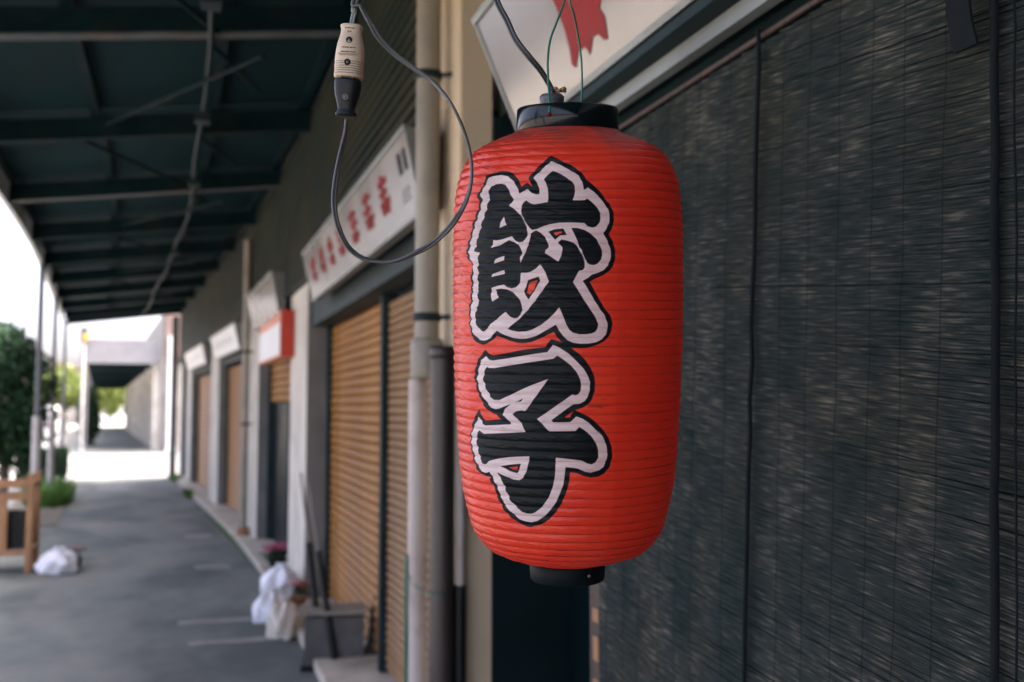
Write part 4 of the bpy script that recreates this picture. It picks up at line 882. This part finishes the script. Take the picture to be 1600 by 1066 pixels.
for a in ((X0 - .95, X0 - .08, Y0 + .08, Y0 + .10), (X0 - .95, X0 - .08, Y0 + .40, Y0 + .42), (X0 - .95, X0 - .93, Y0 + .101, Y0 + .399), (X0 - .10, X0 - .08, Y0 + .101, Y0 + .399)):
    MB().box(*a, .251, .56).build('side', M['black'], crate)

def bag(label, c, sx, sy, h, seed, m, knot=True, name='plastic_bag'):
    r_ = np.random.RandomState(seed); NT_, NH = 30, 18; vs = []
    for j in range(NH + 1):
        t = j / NH
        rad = (1 - (abs(t - .32) / .72) ** 2.2) if t > .0 else .9
        rad = max(rad, .05) if t < .86 else .12 + (t - .86) * (1.6 if knot else 0)
        for k in range(NT_):
            a = 2 * math.pi * k / NT_
            w = 1 + .13 * math.sin(3 * a + 5 * t + seed) + .07 * math.sin(7 * a - 6 * t + seed * 2) + .018 * r_.randn() * (0 < t < 1)
            vs.append((c[0] + sx * rad * w * math.cos(a), c[1] + sy * rad * w * math.sin(a), c[2] + max(0, h * t + .012 * math.sin(5 * a + 3 * t) * (t > .02))))
    fs = [tuple(range(NT_))[::-1], tuple(range(NH * NT_, NH * NT_ + NT_))] + [(j * NT_ + k, j * NT_ + (k + 1) % NT_, (j + 1) * NT_ + (k + 1) % NT_, (j + 1) * NT_ + k) for j in range(NH) for k in range(NT_)]
    o = MB().add(vs, fs, True).build(name, M[m], None); s_ = o.modifiers.new('smooth', 'SUBSURF'); s_.levels = 2; s_.render_levels = 2
    return tag(o, label, 'bag')
bag('knotted white plastic bag leaning against the foot of the wooden stand', (X0 + .27, Y0 - .08, 0.0), .18, .14, .24, 3, 'bag')
def potted(label, base, r, h, petal, n, seed, potm='terracotta', fh=.16):
    root = thing('flower_pot', label, 'flower pot', base); b = Vector(base)
    MB().lathe([(0, 0), (r * .7, 0), (r, h * .85), (r * 1.08, h * .85), (r * 1.08, h), (r * .95, h), (r * .9, h * .9), (0, h * .9)], b, 20).build('pot', M[potm], root)
    r_ = np.random.RandomState(seed); pts = [b + Vector((r_.randn() * r * .7, r_.randn() * r * .7, h + r_.rand() * fh * .8)) for i in range(n)]
    leaf_obj('leaves', [tuple(p_) for p_ in pts], r * .22, seed, M['leaf'], root, kind='stuff')
    pts = [b + Vector((r_.randn() * r * .7, r_.randn() * r * .7, h + fh * (.6 + .5 * r_.rand()))) for i in range(n)]
    leaf_obj('petals', [tuple(p_) for p_ in pts], r * .2, seed + 1, M[petal], root, elong=1.0, kind='stuff')
potted('small pot of dark red flowers behind the bag at the wooden stand', (X0 + .40, Y0 + .22, 0), .05, .10, 'red_petal', 40, 51, 'black', fh=.10)
potted('pot of pink flowers on the doorstep before the dark door', (*bend((0.92, 9.55, 0))[:2], .08), .095, .08, 'pink', 120, 61, 'black', fh=.13)
potted('pot of dark red flowers next to the white plastic bags', (0.86, 7.62, .08), .06, .08, 'red_petal', 60, 71, fh=.10)
bag('crumpled white plastic bag on the pavement edge, stuffed full', (0.66, 7.55, 0.0), .13, .13, .25, 5, 'bag')
bag('white plastic bag slumped on the doorstep behind the fuller one', (0.78, 8.05, 0.08), .16, .16, .26, 8, 'bag')
bag('cream plastic bag slumped between the white bags and the dustpan', (0.70, 7.02, 0.0), .12, .13, .27, 12, 'bag_cream')

# tin dustpan bin with two long handles, parked at the shutter
bx0, by0 = 0.70, 6.05
db = thing('dustpan', 'box-shaped tin dustpan with two long dark handles beside the brown shutter', 'dustpan', (bx0 + .2, by0, 0))
def rot(pts, c, a): return [(c[0] + (x - c[0]) * math.cos(a) - (y - c[1]) * math.sin(a), c[1] + (x - c[0]) * math.sin(a) + (y - c[1]) * math.cos(a), z) for x, y, z in pts]
def dbox(x0, x1, y0, y1, z0, z1, name, m, bev=.004, parent=None, lean=0.0):
    b_ = MB().box(x0, x1, y0, y1, z0, z1)
    b_.v = rot([(x, y + lean * z, z) for x, y, z in b_.v], (bx0 + .18, by0), R(-10)); return b_.build(name, M[m], parent or db, bevel=bev)
dbox(bx0, bx0 + .40, by0 - .02, by0 + .26, .0, .028, 'base_tray', 'black')
dbox(bx0 + .02, bx0 + .37, by0, by0 + .018, .03, .305, 'front_panel', 'tin', lean=.06)
dbox(bx0 + .02, bx0 + .034, by0 + .02, by0 + .24, .03, .30, 'side_panel', 'tin')
dbox(bx0 + .356, bx0 + .37, by0 + .02, by0 + .24, .03, .30, 'side_panel', 'black')
dbox(bx0 + .02, bx0 + .37, by0 + .242, by0 + .256, .03, .34, 'back_panel', 'tin')
wdg = MB().add(rot([(bx0 + .376, by0 + .05, .03), (bx0 + .50, by0 + .05, .03), (bx0 + .43, by0 + .09, .42), (bx0 + .376, by0 + .22, .03), (bx0 + .50, by0 + .22, .03), (bx0 + .43, by0 + .18, .42)], (bx0 + .18, by0), R(-10)), [(0, 1, 2), (5, 4, 3), (0, 3, 4, 1), (1, 4, 5, 2), (2, 5, 3, 0)])
wdg.build('scoop_flap', M['black'], db)
dbox(bx0 - .02, bx0 + .375, by0 - .01, by0 + .25, .322, .345, 'lid', 'tin_top')
for (xa, ya, xb, yb, zt) in ((bx0 + .20, by0 - .03, bx0 + .05, by0 + .16, 1.10), (bx0 + .14, by0 + .12, bx0 + .02, by0 + .30, 1.15)):
    pa = Vector((xa, ya, .03)); pb_ = Vector((xb, yb, zt)); mid = pa + (pb_ - pa) * .62
    h_ = MB().tube([pa, mid], .021, 10).build('handle', M['black'], db)
    MB().tube([mid, pb_], .007, 8).build('handle_rod', M['screw'], h_)

# ================================================================== BEYOND THE CROSSING
far = thing('far_shop_row', 'second row of shops beyond the sunlit crossing with pale pillars', 'building', bend((1.5, 50, 0)))
MB().ybox(1.32, 8, 38.9, 90, 0, 5.0, 14).build('wall', M['wall_pale'], far, True)
MB().box(1.45, 2.35, 38.7, 38.89, 3.4, 7.2).build('upper_storey', M['brick_brown'], far, True)
for k in range(9):
    y = 39.2 + k * 5
    MB().ybox(1.08, 1.315, y, y + .9, 0, 3.4, 1).build('pillar', M['pillar'], far, True)
    MB().ybox(1.29, 1.318, y + 1.0, y + 4.8, .1, 2.5, 2).build('shutter', M['shutter_near' if k % 2 else 'pillar_side'], far, True)
fc = thing('far_canopy', 'second dark canopy with a pale end board beyond the sunlit crossing', 'canopy', bend((0, 60, 3.2)))
MB().ybox(-1.2, 1.07, 39.2, 88, 3.2, 3.32, 14).build('roof_deck', M['sheet'], fc, True)
MB().box(-1.25, 1.2, 39.0, 39.19, 3.18, 4.05).build('end_board', M['fascia_pale'], fc, True)
MB().prism([(-1.25, 3.2), (-1.25, 4.0), (-1.42, 3.7), (-1.45, 3.2), (-1.36, 2.6), (-1.30, 2.6)], 39.0, 39.15).build('side_cheek', M['fascia_pale'], fc, True)
for k in range(8): MB().box(-1.2, 1.07, 41 + 6 * k, 41.1 + 6 * k, 3.05, 3.19).build('beam', M['steel'], fc, True)
for k in range(7):
    p = bend((-1.22, 42.5 + 6 * k, 0)); MB().tube([p, (p[0], p[1], 3.2)], .05, 10).build('post', M['post'], fc)
p = bend((1.72, 38.75, 0)); wp = thing('white_column', 'tall bright white column at the corner of the far shop row', 'column', p)
MB().box(p[0] - .17, p[0] + .17, p[1] - .17, p[1] + .17, 0, 4.2).build('shaft', M['white'], wp, bevel=.01)
MB().box(p[0] - .2, p[0] + .2, p[1] - .2, p[1] + .2, -.02, .12).build('plinth', M['white'], wp)
p = (bend((-1.33, 38.8, 0))); sg = thing('signal_post', 'pale signal post with a yellow and black head across the crossing', 'signal', p)
MB().tube([p, (p[0], p[1], 3.95)], .055, 12).build('shaft', M['post'], sg)
MB().box(p[0] - .12, p[0] + .14, p[1] - .13, p[1] + .1, 3.95, 4.45).build('head', M['post_dark'], sg, bevel=.02)
MB().box(p[0] - .02, p[0] + .16, p[1] - .15, p[1] - .131, 3.98, 4.22).build('lens_plate', M['yellow'], sg)
MB().tube([p, (p[0], p[1], .1)], .1, 12).build('foot', M['post'], sg)
# van parked on the street
vx, vy = -7.3, 58
van = thing('parked_van', 'white box-shaped van parked on the street past the crossing', 'van', (vx, vy, -.12))
pr = [(-.8, .28), (-.82, .9), (-.72, 1.75), (-.6, 1.85), (.6, 1.85), (.72, 1.75), (.82, .9), (.8, .28)]
MB().prism([(vx + a, b - .12) for a, b in pr], vy, vy + 4.0, 1).build('body', M['car_white'], van, bevel=.03)
MB().box(vx - .62, vx + .62, vy - .012, vy + .01, .95, 1.55).build('rear_window', M['glass_dark'], van)
MB().box(vx - .84, vx - .80, vy + .5, vy + 3.4, .95, 1.45).build('side_window', M['glass_dark'], van); MB().box(vx + .80, vx + .84, vy + .5, vy + 3.4, .95, 1.45).build('side_window', M['glass_dark'], van)
for s_ in (-1, 1):
    MB().box(vx + .72 * s_ - .06, vx + .72 * s_ + .06, vy - .02, vy + .01, .5, .85).build('tail_lamp', M['red_box'], van)
    for yy in (.7, 3.2):
        w = MB().lathe([(0, -.09), (.22, -.09), (.29, -.06), (.29, .06), (.22, .09), (0, .09)], (vx + .7 * s_, vy + yy, .17), 20, axis=(1, 0, 0)).build('wheel', M['tyre'], van)
        MB().lathe([(0, -.094), (.17, -.094), (.17, .094), (0, .094)], (vx + .7 * s_, vy + yy, .17), 16, axis=(1, 0, 0)).build('rim', M['screw'], w)
# pale houses far down the street
def house(label, x0, x1, y0, y1, h, wm, rows, cols):
    root = thing('house', label, 'house', ((x0 + x1) / 2, y0, -.16))
    MB().box(x0, x1, y0, y1, -.16, h).build('wall', M[wm], root)
    MB().box(x0 - .3, x1 + .3, y0 - .3, y1 + .3, h, h + .25).build('roof', M['brick_brown'], root)
    for i in range(rows):
        for j in range(cols):
            xc = x0 + (x1 - x0) * (j + .5) / cols; zc = 1.5 + i * 2.7
            w = MB().box(xc - .55, xc + .55, y0 - .05, y0 - .001, zc - .6, zc + .6).build('window', M['white'], root)
            MB().box(xc - .48, xc + .48, y0 - .07, y0 - .051, zc - .53, zc + .53).build('pane', M['glass_dark'], w)
house('pale two-storey house far across the street', -17, -9.8, 92, 100, 5.2, 'wall_pale', 2, 3)
house('white low house closing the end of the far arcade', -9.2, -4.4, 112, 118, 3.4, 'white', 1, 3)
house('pale house behind the yellow-green street tree', -15.5, -8.6, 120, 128, 6.0, 'wall_pale', 2, 3)
